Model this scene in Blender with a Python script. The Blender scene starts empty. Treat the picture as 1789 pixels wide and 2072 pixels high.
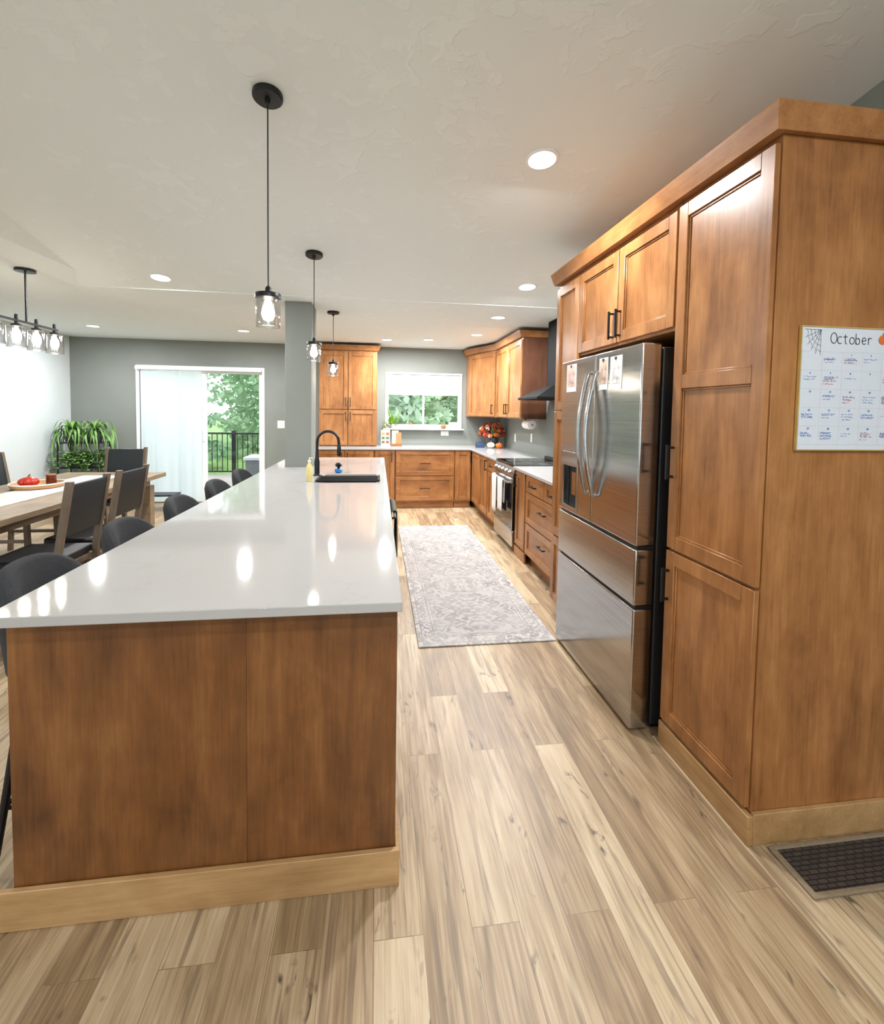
import bpy, bmesh, math, random
from mathutils import Vector, Matrix
random.seed(4)
S = bpy.context.scene; C = S.collection; PI = math.pi
S.view_settings.view_transform = 'Standard'

# ------------------------------------------------------------ camera
f = 950.0; CX = 894.5; CY = 879.0; H = 1.48
th = math.radians(7.76); ph = math.radians(2.83); ro = 0.0157
F = Vector((math.sin(th)*math.cos(ph), math.cos(th)*math.cos(ph), -math.sin(ph)))
R0 = Vector((math.cos(th), -math.sin(th), 0)); U0 = R0.cross(F)
RR = R0*math.cos(ro)+U0*math.sin(ro); UU = U0*math.cos(ro)-R0*math.sin(ro)
cam = bpy.data.objects.new('camera', bpy.data.cameras.new('camera')); C.objects.link(cam)
M = Matrix((RR, UU, -F)).transposed().to_4x4(); M.translation = Vector((0, 0, H))
cam.matrix_world = M
cam.data.sensor_fit = 'HORIZONTAL'; cam.data.sensor_width = 36; cam.data.lens = 36*f/1789
cam.data.shift_y = -(1036-CY)/1789; cam.data.clip_start = 0.05; cam.data.clip_end = 200
S.camera = cam

def hit(u, v, X=None, Y=None, Z=None):     # measured point of the photo on a real plane of the room
    d = F+RR*((u-CX)/f)+UU*((CY-v)/f)
    if X is not None: t = X/d.x
    elif Y is not None: t = Y/d.y
    else: t = (Z-H)/d.z
    return Vector((0, 0, H))+d*t
SL = 0.13; YC = 4.45; CH = 2.5; XV = -2.57; ST = .005
def ceil_z(x, y): return CH+ST+SL*(YC-y) if (y < YC and x > XV) else CH
def hit_ceiling(u, v):
    d = F+RR*((u-CX)/f)+UU*((CY-v)/f)
    t = (CH+ST+SL*YC-H)/(d.z+SL*d.y); p = Vector((0, 0, H))+d*t
    if p.y > YC or p.x < XV: p = hit(u, v, Z=CH)
    return p

# ------------------------------------------------------------ materials
def srgb(r, g, b):
    g_ = lambda c: (c/255/12.92) if c/255 <= .04045 else ((c/255+.055)/1.055)**2.4
    return (g_(r), g_(g), g_(b), 1)
def newmat(name):
    m = bpy.data.materials.new(name); m.use_nodes = True
    nt = m.node_tree; b = nt.nodes['Principled BSDF']
    return m, nt, b
def N(nt, typ, **kw):
    n = nt.nodes.new(typ)
    for k, v in kw.items():
        if k in n.inputs: n.inputs[k].default_value = v
        else: setattr(n, k, v)
    return n
def ramp(nt, fac, stops):
    r = nt.nodes.new('ShaderNodeValToRGB')
    while len(r.color_ramp.elements) < len(stops): r.color_ramp.elements.new(0.5)
    for e, (p, c) in zip(r.color_ramp.elements, stops): e.position = p; e.color = c
    nt.links.new(fac, r.inputs[0]); return r.outputs[0]
def mix(nt, fac, a, b, mode='MIX'):
    n = nt.nodes.new('ShaderNodeMix'); n.data_type = 'RGBA'; n.blend_type = mode
    for s, v in ((0, fac), (6, a), (7, b)):
        if isinstance(v, bpy.types.NodeSocket): nt.links.new(v, n.inputs[s])
        else: n.inputs[s].default_value = v
    return n.outputs[2]
def mth(nt, op, a, b=0.0, c=None):
    n = nt.nodes.new('ShaderNodeMath'); n.operation = op
    for i, v in enumerate((a, b, c)):
        if v is None: continue
        if isinstance(v, bpy.types.NodeSocket): nt.links.new(v, n.inputs[i])
        else: n.inputs[i].default_value = v
    return n.outputs[0]
def bump(nt, b, h, strength=.2, dist=.01):
    n = N(nt, 'ShaderNodeBump', Strength=strength, Distance=dist)
    nt.links.new(h, n.inputs['Height']); nt.links.new(n.outputs[0], b.inputs['Normal'])
def plain(name, col, rough=.5, metal=0, noise=.06, nscale=30, bmp=0, spec=None, emis=None):
    m, nt, b = newmat(name)
    b.inputs['Roughness'].default_value = rough; b.inputs['Metallic'].default_value = metal
    tc = N(nt, 'ShaderNodeTexCoord'); no = N(nt, 'ShaderNodeTexNoise', Scale=nscale, Detail=3)
    nt.links.new(tc.outputs['Object'], no.inputs['Vector'])
    k = lambda s: (min(1, col[0]*s), min(1, col[1]*s), min(1, col[2]*s), 1)
    nt.links.new(ramp(nt, no.outputs[0], [(.3, k(1-noise)), (.7, k(1+noise))]), b.inputs['Base Color'])
    if bmp: bump(nt, b, no.outputs[0], bmp, .003)
    if spec is not None: b.inputs['Specular IOR Level'].default_value = spec
    if emis: b.inputs['Emission Color'].default_value = emis[0]; b.inputs['Emission Strength'].default_value = emis[1]
    return m
def wood(name, axis, dark, mid, light, rough=.32, sc=1.0):
    m, nt, b = newmat(name)
    tc = N(nt, 'ShaderNodeTexCoord'); oi = N(nt, 'ShaderNodeObjectInfo')
    add = N(nt, 'ShaderNodeVectorMath', operation='ADD'); mu = N(nt, 'ShaderNodeVectorMath', operation='SCALE')
    mu.inputs[0].default_value = (7, 5, 3); nt.links.new(oi.outputs['Random'], mu.inputs['Scale'])
    nt.links.new(tc.outputs['Object'], add.inputs[0]); nt.links.new(mu.outputs[0], add.inputs[1])
    def noise(long, cross, det, dist):
        mp = N(nt, 'ShaderNodeMapping'); s = [cross*sc]*3; s[axis] = long*sc
        mp.inputs['Scale'].default_value = s
        nt.links.new(add.outputs[0], mp.inputs[0])
        n = N(nt, 'ShaderNodeTexNoise', Scale=1, Detail=det, Distortion=dist); nt.links.new(mp.outputs[0], n.inputs['Vector'])
        return n.outputs[0]
    fine = noise(6, 110, 5, .5); broad = noise(1.0, 6, 6, 1.8); blot = noise(2.6, 4.4, 6, .9); fig = noise(14, 22, 4, .6)
    v = mth(nt, 'ADD', mth(nt, 'MULTIPLY', fine, .20), mth(nt, 'ADD', mth(nt, 'MULTIPLY', broad, .34), mth(nt, 'ADD', mth(nt, 'MULTIPLY', fig, .12), mth(nt, 'MULTIPLY', blot, .34))))
    col = ramp(nt, v, [(.35, dark), (.5, mid), (.65, light)])
    nt.links.new(col, b.inputs['Base Color']); b.inputs['Roughness'].default_value = rough
    bump(nt, b, fine, .04, .002)
    return m
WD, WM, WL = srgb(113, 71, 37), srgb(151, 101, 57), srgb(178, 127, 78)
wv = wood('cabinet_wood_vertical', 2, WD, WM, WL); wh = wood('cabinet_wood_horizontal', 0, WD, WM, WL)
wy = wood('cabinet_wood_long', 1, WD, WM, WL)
wdk = wood('cabinet_wood_vertical_shaded', 2, srgb(78, 46, 21), srgb(112, 70, 35), srgb(138, 92, 50))  # cabinet wood darkened in colour for the weaker light on the island end
wsd = wood('dark_side_wood', 2, srgb(68, 38, 22), srgb(88, 52, 32), srgb(104, 64, 40), .5)
wlt = wood('base_trim_wood', 0, srgb(140, 104, 64), srgb(168, 131, 87), srgb(190, 154, 109))
gwood = wood('grey_brown_wood', 2, srgb(84, 72, 60), srgb(112, 97, 82), srgb(134, 118, 100), .5)
gwoody = wood('table_wood', 1, srgb(104, 88, 70), srgb(138, 118, 94), srgb(160, 140, 114), .35)
blk = plain('matte_black_metal', srgb(26, 26, 28), .38, .3)
hoodm = plain('black_hood_metal', srgb(16, 16, 16), .8, 0, spec=.15)
blkg = plain('black_glass', srgb(10, 10, 12), .06, 0)
white = plain('white_vinyl', srgb(232, 234, 234), .35, noise=.01)
wallg = plain('grey_green_wall_paint', srgb(126, 131, 126), .75, noise=.03, nscale=4, bmp=.02)
walll = plain('light_grey_wall', srgb(206, 214, 216), .75, noise=.02, nscale=4)  # paler grey on the left and front walls
charcoal = plain('charcoal_upholstery', srgb(40, 42, 46), .85, noise=.2, nscale=120, bmp=.2)
slate = plain('slate_upholstery', srgb(32, 39, 44), .5, noise=.1, nscale=60)
leather = plain('black_leather', srgb(22, 24, 28), .4, noise=.1)
cloth = plain('white_towel_cloth', srgb(228, 226, 222), .9, noise=.04, nscale=90, bmp=.2)
olive = plain('olive_grey_cloth', srgb(88, 92, 78), .9, noise=.1, nscale=90, bmp=.2)
paper = plain('white_paper', srgb(240, 240, 238), .6, noise=.01)
orange = plain('orange_pumpkin_skin', srgb(208, 108, 40), .5)
red = plain('red_gloss', srgb(176, 46, 28), .35)
cream = plain('cream_ceramic', srgb(226, 216, 200), .5)
brown = plain('brown_wood_small', srgb(140, 90, 55), .5)
green = plain('leaf_green', srgb(98, 140, 64), .5, noise=.45, nscale=8)
blue = plain('blue_plastic', srgb(40, 120, 190), .4)
yellow = plain('yellow_soap', srgb(222, 204, 130), .15)
gold = plain('gold_frame_metal', srgb(214, 188, 120), .35, .5)
dgrey = plain('dark_grey_panel', srgb(46, 46, 48), .45, .3)
teal = plain('pot_grey', srgb(60, 64, 66), .6)

def stainless():
    m, nt, b = newmat('brushed_stainless')
    tc = N(nt, 'ShaderNodeTexCoord'); mp = N(nt, 'ShaderNodeMapping'); mp.inputs['Scale'].default_value = (2, 2, 260)
    no = N(nt, 'ShaderNodeTexNoise', Scale=1, Detail=3)
    nt.links.new(tc.outputs['Object'], mp.inputs[0]); nt.links.new(mp.outputs[0], no.inputs['Vector'])
    nt.links.new(ramp(nt, no.outputs[0], [(.3, (.42, .415, .41, 1)), (.7, (.54, .535, .53, 1))]), b.inputs['Base Color'])
    b.inputs['Metallic'].default_value = 1
    nt.links.new(mth(nt, 'ADD', mth(nt, 'MULTIPLY', no.outputs[0], .08), .13), b.inputs['Roughness'])
    b.inputs['Anisotropic'].default_value = .45
    tg = N(nt, 'ShaderNodeTangent', direction_type='RADIAL', axis='Z'); nt.links.new(tg.outputs[0], b.inputs['Tangent'])
    return m
steel = stainless()

def glassy(name, tint=(1, 1, 1, 1), glo=.10, edge=.45):
    m, nt, b = newmat(name); nt.nodes.remove(b)
    out = [n for n in nt.nodes if n.type == 'OUTPUT_MATERIAL'][0]
    t = N(nt, 'ShaderNodeBsdfTransparent', Color=tint); g = N(nt, 'ShaderNodeBsdfGlossy', Roughness=.02)
    lw = N(nt, 'ShaderNodeLayerWeight', Blend=.25); mx = N(nt, 'ShaderNodeMixShader')
    nt.links.new(mth(nt, 'ADD', mth(nt, 'MULTIPLY', lw.outputs['Facing'], edge), glo), mx.inputs[0])
    nt.links.new(t.outputs[0], mx.inputs[1]); nt.links.new(g.outputs[0], mx.inputs[2]); nt.links.new(mx.outputs[0], out.inputs[0])
    return m
pane_m = glassy('window_glass', glo=.02); shade_m = glassy('clear_shade_glass', (.96, .97, .98, 1), .14, .8)
def emit(name, col, st):
    m, nt, b = newmat(name)
    no = N(nt, 'ShaderNodeTexNoise', Scale=5)
    nt.links.new(ramp(nt, no.outputs[0], [(0, col), (1, col)]), b.inputs['Emission Color'])
    b.inputs['Base Color'].default_value = (1, 1, 1, 1); b.inputs['Emission Strength'].default_value = st
    return m
lens_m = emit('lit_lens', (1, .97, .93, 1), 5); bulb_m = emit('lit_bulb', (1, .86, .66, 1), 25)
def sheer():
    m, nt, b = newmat('sheer_blind_fabric')
    b.inputs['Roughness'].default_value = .9
    w = N(nt, 'ShaderNodeTexNoise', Scale=60)
    nt.links.new(ramp(nt, w.outputs[0], [(.3, srgb(222, 233, 235)), (.7, srgb(232, 241, 243))]), b.inputs['Base Color'])
    out = [n for n in nt.nodes if n.type == 'OUTPUT_MATERIAL'][0]
    t = N(nt, 'ShaderNodeBsdfTranslucent', Color=(.74, .82, .84, 1)); mx = N(nt, 'ShaderNodeMixShader', Fac=.55)
    nt.links.new(b.outputs[0], mx.inputs[1]); nt.links.new(t.outputs[0], mx.inputs[2]); nt.links.new(mx.outputs[0], out.inputs[0])
    return m
sheer_m = sheer()

def quartz():
    m, nt, b = newmat('white_quartz')
    tc = N(nt, 'ShaderNodeTexCoord'); no = N(nt, 'ShaderNodeTexNoise', Scale=.8, Detail=5, Distortion=1.2)
    nt.links.new(tc.outputs['Object'], no.inputs['Vector'])
    a = mth(nt, 'ABSOLUTE', mth(nt, 'SUBTRACT', no.outputs[0], .5))
    nt.links.new(ramp(nt, a, [(0, srgb(171, 169, 167)), (.006, srgb(174, 173, 172)), (.2, srgb(175, 174, 173))]), b.inputs['Base Color'])
    b.inputs['Roughness'].default_value = .06; b.inputs['Specular IOR Level'].default_value = .45
    return m
quartz_m = quartz()

def floor_mat():
    m, nt, b = newmat('oak_plank_floor')
    tc = N(nt, 'ShaderNodeTexCoord'); sp = N(nt, 'ShaderNodeSeparateXYZ'); nt.links.new(tc.outputs['Object'], sp.inputs[0])
    x, y = sp.outputs[0], sp.outputs[1]
    cb = N(nt, 'ShaderNodeCombineXYZ'); nt.links.new(y, cb.inputs[0]); nt.links.new(x, cb.inputs[1])
    br = N(nt, 'ShaderNodeTexBrick', Scale=1.0); br.offset = .37; br.offset_frequency = 2; br.squash = 1
    for k, v in (('Color1', (0, 0, 0, 1)), ('Color2', (1, 1, 1, 1)), ('Mortar', (.5, .5, .5, 1)), ('Mortar Size', .001), ('Mortar Smooth', .1), ('Brick Width', 1.1), ('Row Height', .14)):
        br.inputs[k].default_value = v
    nt.links.new(cb.outputs[0], br.inputs['Vector'])
    rnd = N(nt, 'ShaderNodeSeparateColor'); nt.links.new(br.outputs['Color'], rnd.inputs[0]); rv = rnd.outputs[0]
    def noise(lx, ly, det, dist, off):
        c2 = N(nt, 'ShaderNodeCombineXYZ'); nt.links.new(mth(nt, 'MULTIPLY', x, lx), c2.inputs[0])
        nt.links.new(mth(nt, 'MULTIPLY', y, ly), c2.inputs[1]); nt.links.new(mth(nt, 'MULTIPLY', rv, off), c2.inputs[2])
        n = N(nt, 'ShaderNodeTexNoise', Scale=1, Detail=det, Distortion=dist); nt.links.new(c2.outputs[0], n.inputs['Vector']); return n.outputs[0]
    g1 = noise(110, 3.5, 7, .8, 40); g2 = noise(9, 1.4, 7, 1.6, 60); g3 = noise(26, 8, 4, 1.2, 90); g4 = noise(42, 2.2, 5, 1.0, 25); g5 = noise(7, 3, 4, .6, 77)
    v = mth(nt, 'ADD', mth(nt, 'MULTIPLY', g1, .34), mth(nt, 'ADD', mth(nt, 'MULTIPLY', g2, .43), mth(nt, 'MULTIPLY', rv, .23)))
    col = ramp(nt, v, [(.29, srgb(108, 86, 61)), (.43, srgb(143, 119, 89)), (.55, srgb(170, 148, 117)), (.70, srgb(192, 173, 144))])
    st = ramp(nt, g4, [(.54, (0, 0, 0, 1)), (.67, (.65, .65, .65, 1))])
    col = mix(nt, st, col, srgb(106, 87, 68))
    kd = mth(nt, 'MULTIPLY', ramp(nt, g3, [(.57, (0, 0, 0, 1)), (.67, (1, 1, 1, 1))]), ramp(nt, g5, [(.53, (0, 0, 0, 1)), (.63, (.9, .9, .9, 1))]))
    col = mix(nt, kd, col, srgb(66, 53, 43))
    col = mix(nt, mth(nt, 'MULTIPLY', br.outputs['Fac'], .55), col, srgb(80, 62, 44))
    nt.links.new(col, b.inputs['Base Color']); b.inputs['Roughness'].default_value = .42
    bump(nt, b, g1, .08, .002)
    return m
def ceiling_mat():
    m, nt, b = newmat('textured_ceiling_paint')
    tc = N(nt, 'ShaderNodeTexCoord')
    n1 = N(nt, 'ShaderNodeTexNoise', Scale=10, Detail=7, Distortion=.5); n2 = N(nt, 'ShaderNodeTexNoise', Scale=1.9, Detail=2)
    nt.links.new(tc.outputs['Object'], n1.inputs['Vector']); nt.links.new(tc.outputs['Object'], n2.inputs['Vector'])
    h = ramp(nt, mth(nt, 'MULTIPLY', n1.outputs[0], mth(nt, 'ADD', n2.outputs[0], .5)), [(.57, (0, 0, 0, 1)), (.65, (1, 1, 1, 1))])
    b.inputs['Roughness'].default_value = .8
    nt.links.new(mix(nt, h, srgb(227, 233, 231), srgb(230, 236, 234)), b.inputs['Base Color'])
    bump(nt, b, h, .42, .005)
    return m
def rug_mat():
    m, nt, b = newmat('distressed_rug')
    tc = N(nt, 'ShaderNodeTexCoord'); sp = N(nt, 'ShaderNodeSeparateXYZ'); nt.links.new(tc.outputs['Object'], sp.inputs[0])
    ax = mth(nt, 'ABSOLUTE', sp.outputs[0]); ay = mth(nt, 'ABSOLUTE', sp.outputs[1])
    yy = mth(nt, 'PINGPONG', ay, .52)
    cb = N(nt, 'ShaderNodeCombineXYZ'); nt.links.new(ax, cb.inputs[0]); nt.links.new(yy, cb.inputs[1])
    n1 = N(nt, 'ShaderNodeTexNoise', Scale=10, Detail=3, Distortion=1.6); nt.links.new(cb.outputs[0], n1.inputs['Vector'])
    n2 = N(nt, 'ShaderNodeTexNoise', Scale=5, Detail=4); nt.links.new(tc.outputs['Object'], n2.inputs['Vector'])
    pat = ramp(nt, mth(nt, 'ABSOLUTE', mth(nt, 'SUBTRACT', n1.outputs[0], .5)), [(.025, (1, 1, 1, 1)), (.085, (0, 0, 0, 1))])
    edge = mth(nt, 'MAXIMUM', mth(nt, 'SUBTRACT', ax, .4475), mth(nt, 'SUBTRACT', ay, 1.54))
    def band(c, w): return mth(nt, 'LESS_THAN', mth(nt, 'ABSOLUTE', mth(nt, 'ADD', edge, c)), w)
    lines = mth(nt, 'MAXIMUM', band(.035, .005), mth(nt, 'MAXIMUM', band(.115, .006), band(.135, .003)))
    wear = ramp(nt, n2.outputs[0], [(.3, (.3, .3, .3, 1)), (.65, (1, 1, 1, 1))])
    fac = mth(nt, 'MULTIPLY', mth(nt, 'MAXIMUM', pat, lines), wear)
    col = mix(nt, mth(nt, 'MULTIPLY', fac, .85), srgb(176, 172, 168), srgb(116, 113, 114))
    inner = mth(nt, 'LESS_THAN', edge, -.135)
    col = mix(nt, mth(nt, 'MULTIPLY', inner, .3), col, srgb(140, 137, 136))
    nt.links.new(col, b.inputs['Base Color']); b.inputs['Roughness'].default_value = .95
    return m
def mat_mat():
    m, nt, b = newmat('woven_vent_grille')
    tc = N(nt, 'ShaderNodeTexCoord')
    br = N(nt, 'ShaderNodeTexBrick', Scale=1.0)
    for k, v in (('Color1', srgb(58, 48, 42)), ('Color2', srgb(70, 59, 51)), ('Mortar', srgb(16, 14, 14)), ('Mortar Size', .0022), ('Brick Width', .034), ('Row Height', .0155)):
        br.inputs[k].default_value = v
    nt.links.new(tc.outputs['Object'], br.inputs['Vector']); nt.links.new(br.outputs['Color'], b.inputs['Base Color'])
    b.inputs['Roughness'].default_value = .9; bump(nt, b, br.outputs['Fac'], -.8, .004)
    return m
def grass_mat():
    return plain('lawn_grass', srgb(116, 148, 82), .9, noise=.25, nscale=3)

# ------------------------------------------------------------ mesh builder
def wm(o):
    m = o.matrix_basis.copy(); p = o.parent
    while p: m = p.matrix_basis @ m; p = p.parent
    return m
class MB:
    def __init__(s): s.bm = bmesh.new()
    def hexa(s, pts):
        v = [s.bm.verts.new(p) for p in pts]
        for q in ((0, 1, 2, 3), (7, 6, 5, 4), (0, 4, 5, 1), (1, 5, 6, 2), (2, 6, 7, 3), (3, 7, 4, 0)): s.bm.faces.new([v[i] for i in q])
        return s
    def box(s, x0, x1, y0, y1, z0, z1):
        return s.hexa([(x0, y0, z0), (x1, y0, z0), (x1, y1, z0), (x0, y1, z0), (x0, y0, z1), (x1, y0, z1), (x1, y1, z1), (x0, y1, z1)])
    def loft(s, rings, cap=True):
        rs = [[s.bm.verts.new(p) for p in r] for r in rings]; n = len(rs[0])
        for a, b in zip(rs, rs[1:]):
            for i in range(n): s.bm.faces.new((a[i], a[(i+1) % n], b[(i+1) % n], b[i]))
        if cap: s.bm.faces.new(rs[0][::-1]); s.bm.faces.new(rs[-1])
        return s
    def prism(s, poly, z0, z1): return s.loft([[(x, y, z0) for x, y in poly], [(x, y, z1) for x, y in poly]])
    def tube(s, pts, r, n=10, closed=False, flat=1.0):
        pts = [Vector(p) for p in pts]; k = len(pts); rings = []
        up = Vector((0, 0, 1)); prev = None
        for i, p in enumerate(pts):
            a = pts[i-1] if (i or closed) else p; b = pts[(i+1) % k] if (i < k-1 or closed) else p
            t = (b-a).normalized()
            if prev is None:
                q = t.cross(up if abs(t.z) < .95 else Vector((1, 0, 0))).normalized()
            else:
                q = (prev-t*prev.dot(t)).normalized()
            prev = q; w = t.cross(q); rr = r[i] if isinstance(r, (list, tuple)) else r
            rings.append([p+q*math.cos(2*PI*j/n)*rr+w*math.sin(2*PI*j/n)*rr*flat for j in range(n)])
        if closed: rings.append(rings[0]); return s.loft(rings, False)
        return s.loft(rings)
    def lathe(s, prof, c=(0, 0, 0), n=24, rib=0, ribn=8, cap=True, mat=None):
        rings = []
        for r, z in prof:
            ring = []
            for j in range(n):
                a = 2*PI*j/n; q = r*(1-rib*abs(math.cos(a*ribn/2))**6)
                p = Vector((q*math.cos(a), q*math.sin(a), z))
                if mat: p = mat @ p
                ring.append(p+Vector(c))
            rings.append(ring)
        return s.loft(rings, cap)
    def ball(s, c, r, n=12, m=8, rib=0, ribn=8):
        r = r if isinstance(r, tuple) else (r, r, r)
        prof = [(max(.001, math.sin(PI*i/m)), -math.cos(PI*i/m)) for i in range(m+1)]
        k = len(s.bm.verts); s.lathe(prof, (0, 0, 0), n, rib, ribn); s.bm.verts.ensure_lookup_table()
        for v in s.bm.verts[k:]: v.co = Vector((v.co.x*r[0]+c[0], v.co.y*r[1]+c[1], v.co.z*r[2]+c[2]))
        return s
    def plate(s, plane, a, b, c, holes=()):
        A = sorted({a[0], a[1], *[h[0] for h in holes], *[h[1] for h in holes]}); B = sorted({b[0], b[1], *[h[2] for h in holes], *[h[3] for h in holes]})
        A = [q for q in A if a[0] <= q <= a[1]]; B = [q for q in B if b[0] <= q <= b[1]]
        def solid(i, j):
            if i < 0 or j < 0 or i >= len(A)-1 or j >= len(B)-1: return False
            x = (A[i]+A[i+1])/2; y = (B[j]+B[j+1])/2
            return not any(h[0] < x < h[1] and h[2] < y < h[3] for h in holes)
        vs = {}
        def V(i, j, k):
            if (i, j, k) not in vs:
                q, w, e = A[i], B[j], c[k]
                vs[(i, j, k)] = s.bm.verts.new({'xy': (q, w, e), 'xz': (q, e, w), 'yz': (e, q, w)}[plane])
            return vs[(i, j, k)]
        for i in range(len(A)-1):
            for j in range(len(B)-1):
                if not solid(i, j): continue
                s.bm.faces.new((V(i, j, 0), V(i, j+1, 0), V(i+1, j+1, 0), V(i+1, j, 0)))
                s.bm.faces.new((V(i, j, 1), V(i+1, j, 1), V(i+1, j+1, 1), V(i, j+1, 1)))
                if not solid(i-1, j): s.bm.faces.new((V(i, j, 0), V(i, j, 1), V(i, j+1, 1), V(i, j+1, 0)))
                if not solid(i+1, j): s.bm.faces.new((V(i+1, j, 0), V(i+1, j+1, 0), V(i+1, j+1, 1), V(i+1, j, 1)))
                if not solid(i, j-1): s.bm.faces.new((V(i, j, 0), V(i+1, j, 0), V(i+1, j, 1), V(i, j, 1)))
                if not solid(i, j+1): s.bm.faces.new((V(i, j+1, 0), V(i, j+1, 1), V(i+1, j+1, 1), V(i+1, j+1, 0)))
        return s
    def ribbon(s, pts, w, nrm=None):
        pts = [Vector(p) for p in pts]; L = []
        for i, p in enumerate(pts):
            t = (pts[min(i+1, len(pts)-1)]-pts[max(i-1, 0)]).normalized()
            q = t.cross(Vector(nrm) if nrm else Vector((0, 0, 1)))
            q = q.normalized() if q.length > 1e-5 else Vector((1, 0, 0))
            ww = w[i] if isinstance(w, list) else w
            L.append((s.bm.verts.new(p-q*ww/2), s.bm.verts.new(p+q*ww/2)))
        for a, b in zip(L, L[1:]): s.bm.faces.new((a[0], a[1], b[1], b[0]))
        return s
    def build(s, name, mat, parent=None, bevel=0, world=False, recalc=True, seg=2):
        bm = s.bm
        if recalc: bmesh.ops.recalc_face_normals(bm, faces=bm.faces)
        for fc in bm.faces: fc.smooth = True
        for e in bm.edges:
            if len(e.link_faces) == 2 and e.calc_face_angle(0) > .6: e.smooth = False
        loc = None
        if parent is not None:
            if world: bm.transform(wm(parent).inverted())
        else:
            xs = [v.co for v in bm.verts]
            loc = Vector(((min(v.x for v in xs)+max(v.x for v in xs))/2, (min(v.y for v in xs)+max(v.y for v in xs))/2, min(v.z for v in xs)))
            bm.transform(Matrix.Translation(-loc))
        me = bpy.data.meshes.new(name); bm.to_mesh(me); bm.free(); me.materials.append(mat)
        o = bpy.data.objects.new(name, me); C.objects.link(o)
        if parent is not None: o.parent = parent
        else: o.location = loc
        if bevel:
            b = o.modifiers.new('bevel', 'BEVEL'); b.width = bevel; b.segments = seg; b.limit_method = 'ANGLE'; b.angle_limit = .7
        return o
def tag(o, label, cat, group=None):
    o['label'] = label; o['category'] = cat
    if group: o['group'] = group
    return o
def thing(name, label, cat, loc=(0, 0, 0), rz=0, group=None):
    o = bpy.data.objects.new(name, None); C.objects.link(o); o.location = loc; o.rotation_euler = (0, 0, rz)
    o.empty_display_size = .1
    return tag(o, label, cat, group)
def struct(o): o['kind'] = 'structure'; return o
def dup(root, loc, rz=0, label=None):
    kids = set(k.name for k in root.children_recursive)
    def cp(o, par):
        c = o.copy(); C.objects.link(c)
        if par: c.parent = par
        for ch in [k for k in bpy.data.objects if k.parent == o and k.name in kids]: cp(ch, c)
        return c
    r = cp(root, None); r.location = loc; r.rotation_euler = (0, 0, rz)
    if label: r['label'] = label
    return r
def text_mesh(body, size, mat, name, parent, loc, ext=.0004, space=1.0):
    cu = bpy.data.curves.new('t', 'FONT'); cu.body = body; cu.size = size; cu.extrude = ext; cu.space_character = space
    ob = bpy.data.objects.new('t', cu); C.objects.link(ob); bpy.context.view_layer.update()
    me = bpy.data.meshes.new_from_object(ob.evaluated_get(bpy.context.evaluated_depsgraph_get()))
    bpy.data.objects.remove(ob); bpy.data.curves.remove(cu)
    me.transform(Matrix.Translation(Vector(loc)) @ Matrix.Rotation(PI/2, 4, 'X')); me.materials.clear(); me.materials.append(mat)
    o = bpy.data.objects.new(name, me); C.objects.link(o); o.parent = parent; return o

# ------------------------------------------------------------ room shell
XL, XR, YB, YF = -4.55, 2.03, 7.70, -3.0
struct(MB().box(XL-.12, XR+.12, YF-.12, YB+.12, -.12, 0).build('floor', floor_mat()))
cm = ceiling_mat()
mb = MB(); zf = CH+SL*(YC-YF)
mb.hexa([(XV, YF-.1, zf+.013+ST), (XR+.12, YF-.1, zf+.013+ST), (XR+.12, YC, CH+ST), (XV, YC, CH+ST), (XV, YF-.1, zf+.12), (XR+.12, YF-.1, zf+.12), (XR+.12, YC, CH+.12), (XV, YC, CH+.12)])
mb.box(XL-.12, XV-.021, YF-.1, YC-.002, CH, CH+.1); mb.box(XL-.12, XR+.12, YC-.001, YB+.12, CH, CH+.1)
mb.hexa([(XV-.02, YF-.1, CH), (XV-.001, YF-.1, CH), (XV-.001, YC-.002, CH), (XV-.02, YC-.002, CH), (XV-.02, YF-.1, zf+.1), (XV+1.0, YF-.1, zf+.06), (XV+.2, YC-.002, CH+.05), (XV-.02, YC-.002, CH+.1)])
struct(mb.build('ceiling', cm))
W1 = (.13, 1.35, 1.22, 2.08); D1 = (-3.60, -1.80, -.01, 2.08)
struct(MB().plate('xz', (XL-.12, XR+.12), (-.01, CH), (YB, YB+.12), [W1, D1]).build('wall_back', wallg))
struct(MB().box(XL-.12, XL, YF, YB, 0, CH).build('wall_left', walll))
struct(MB().box(XR, XR+.12, YF, YB, 0, 3.6).build('wall_right', wallg))
struct(MB().plate('xz', (XL-.12, XR+.12), (0, 3.6), (YF-.12, YF), [(-3.8, -2.8, .4, 2.3), (-.2, 1.6, .4, 2.4)]).build('wall_front', walll))  # openings added out of view to bring in daylight and bright reflections
mb = MB().box(XL, D1[0]-.06, YB-.015, YB, 0, .1).box(D1[1]+.06, -.96, YB-.015, YB, 0, .1)
struct(mb.build('baseboard_back', white, bevel=.003)); struct(MB().box(XL, XL+.015, YF, YB-.016, 0, .1).build('baseboard_left', white, bevel=.003))
struct(MB().box(-.885, -.64, 4.66, 4.99, 0, CH).build('column_1', wallg, bevel=.004))  # grey column standing through the island countertop

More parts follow.
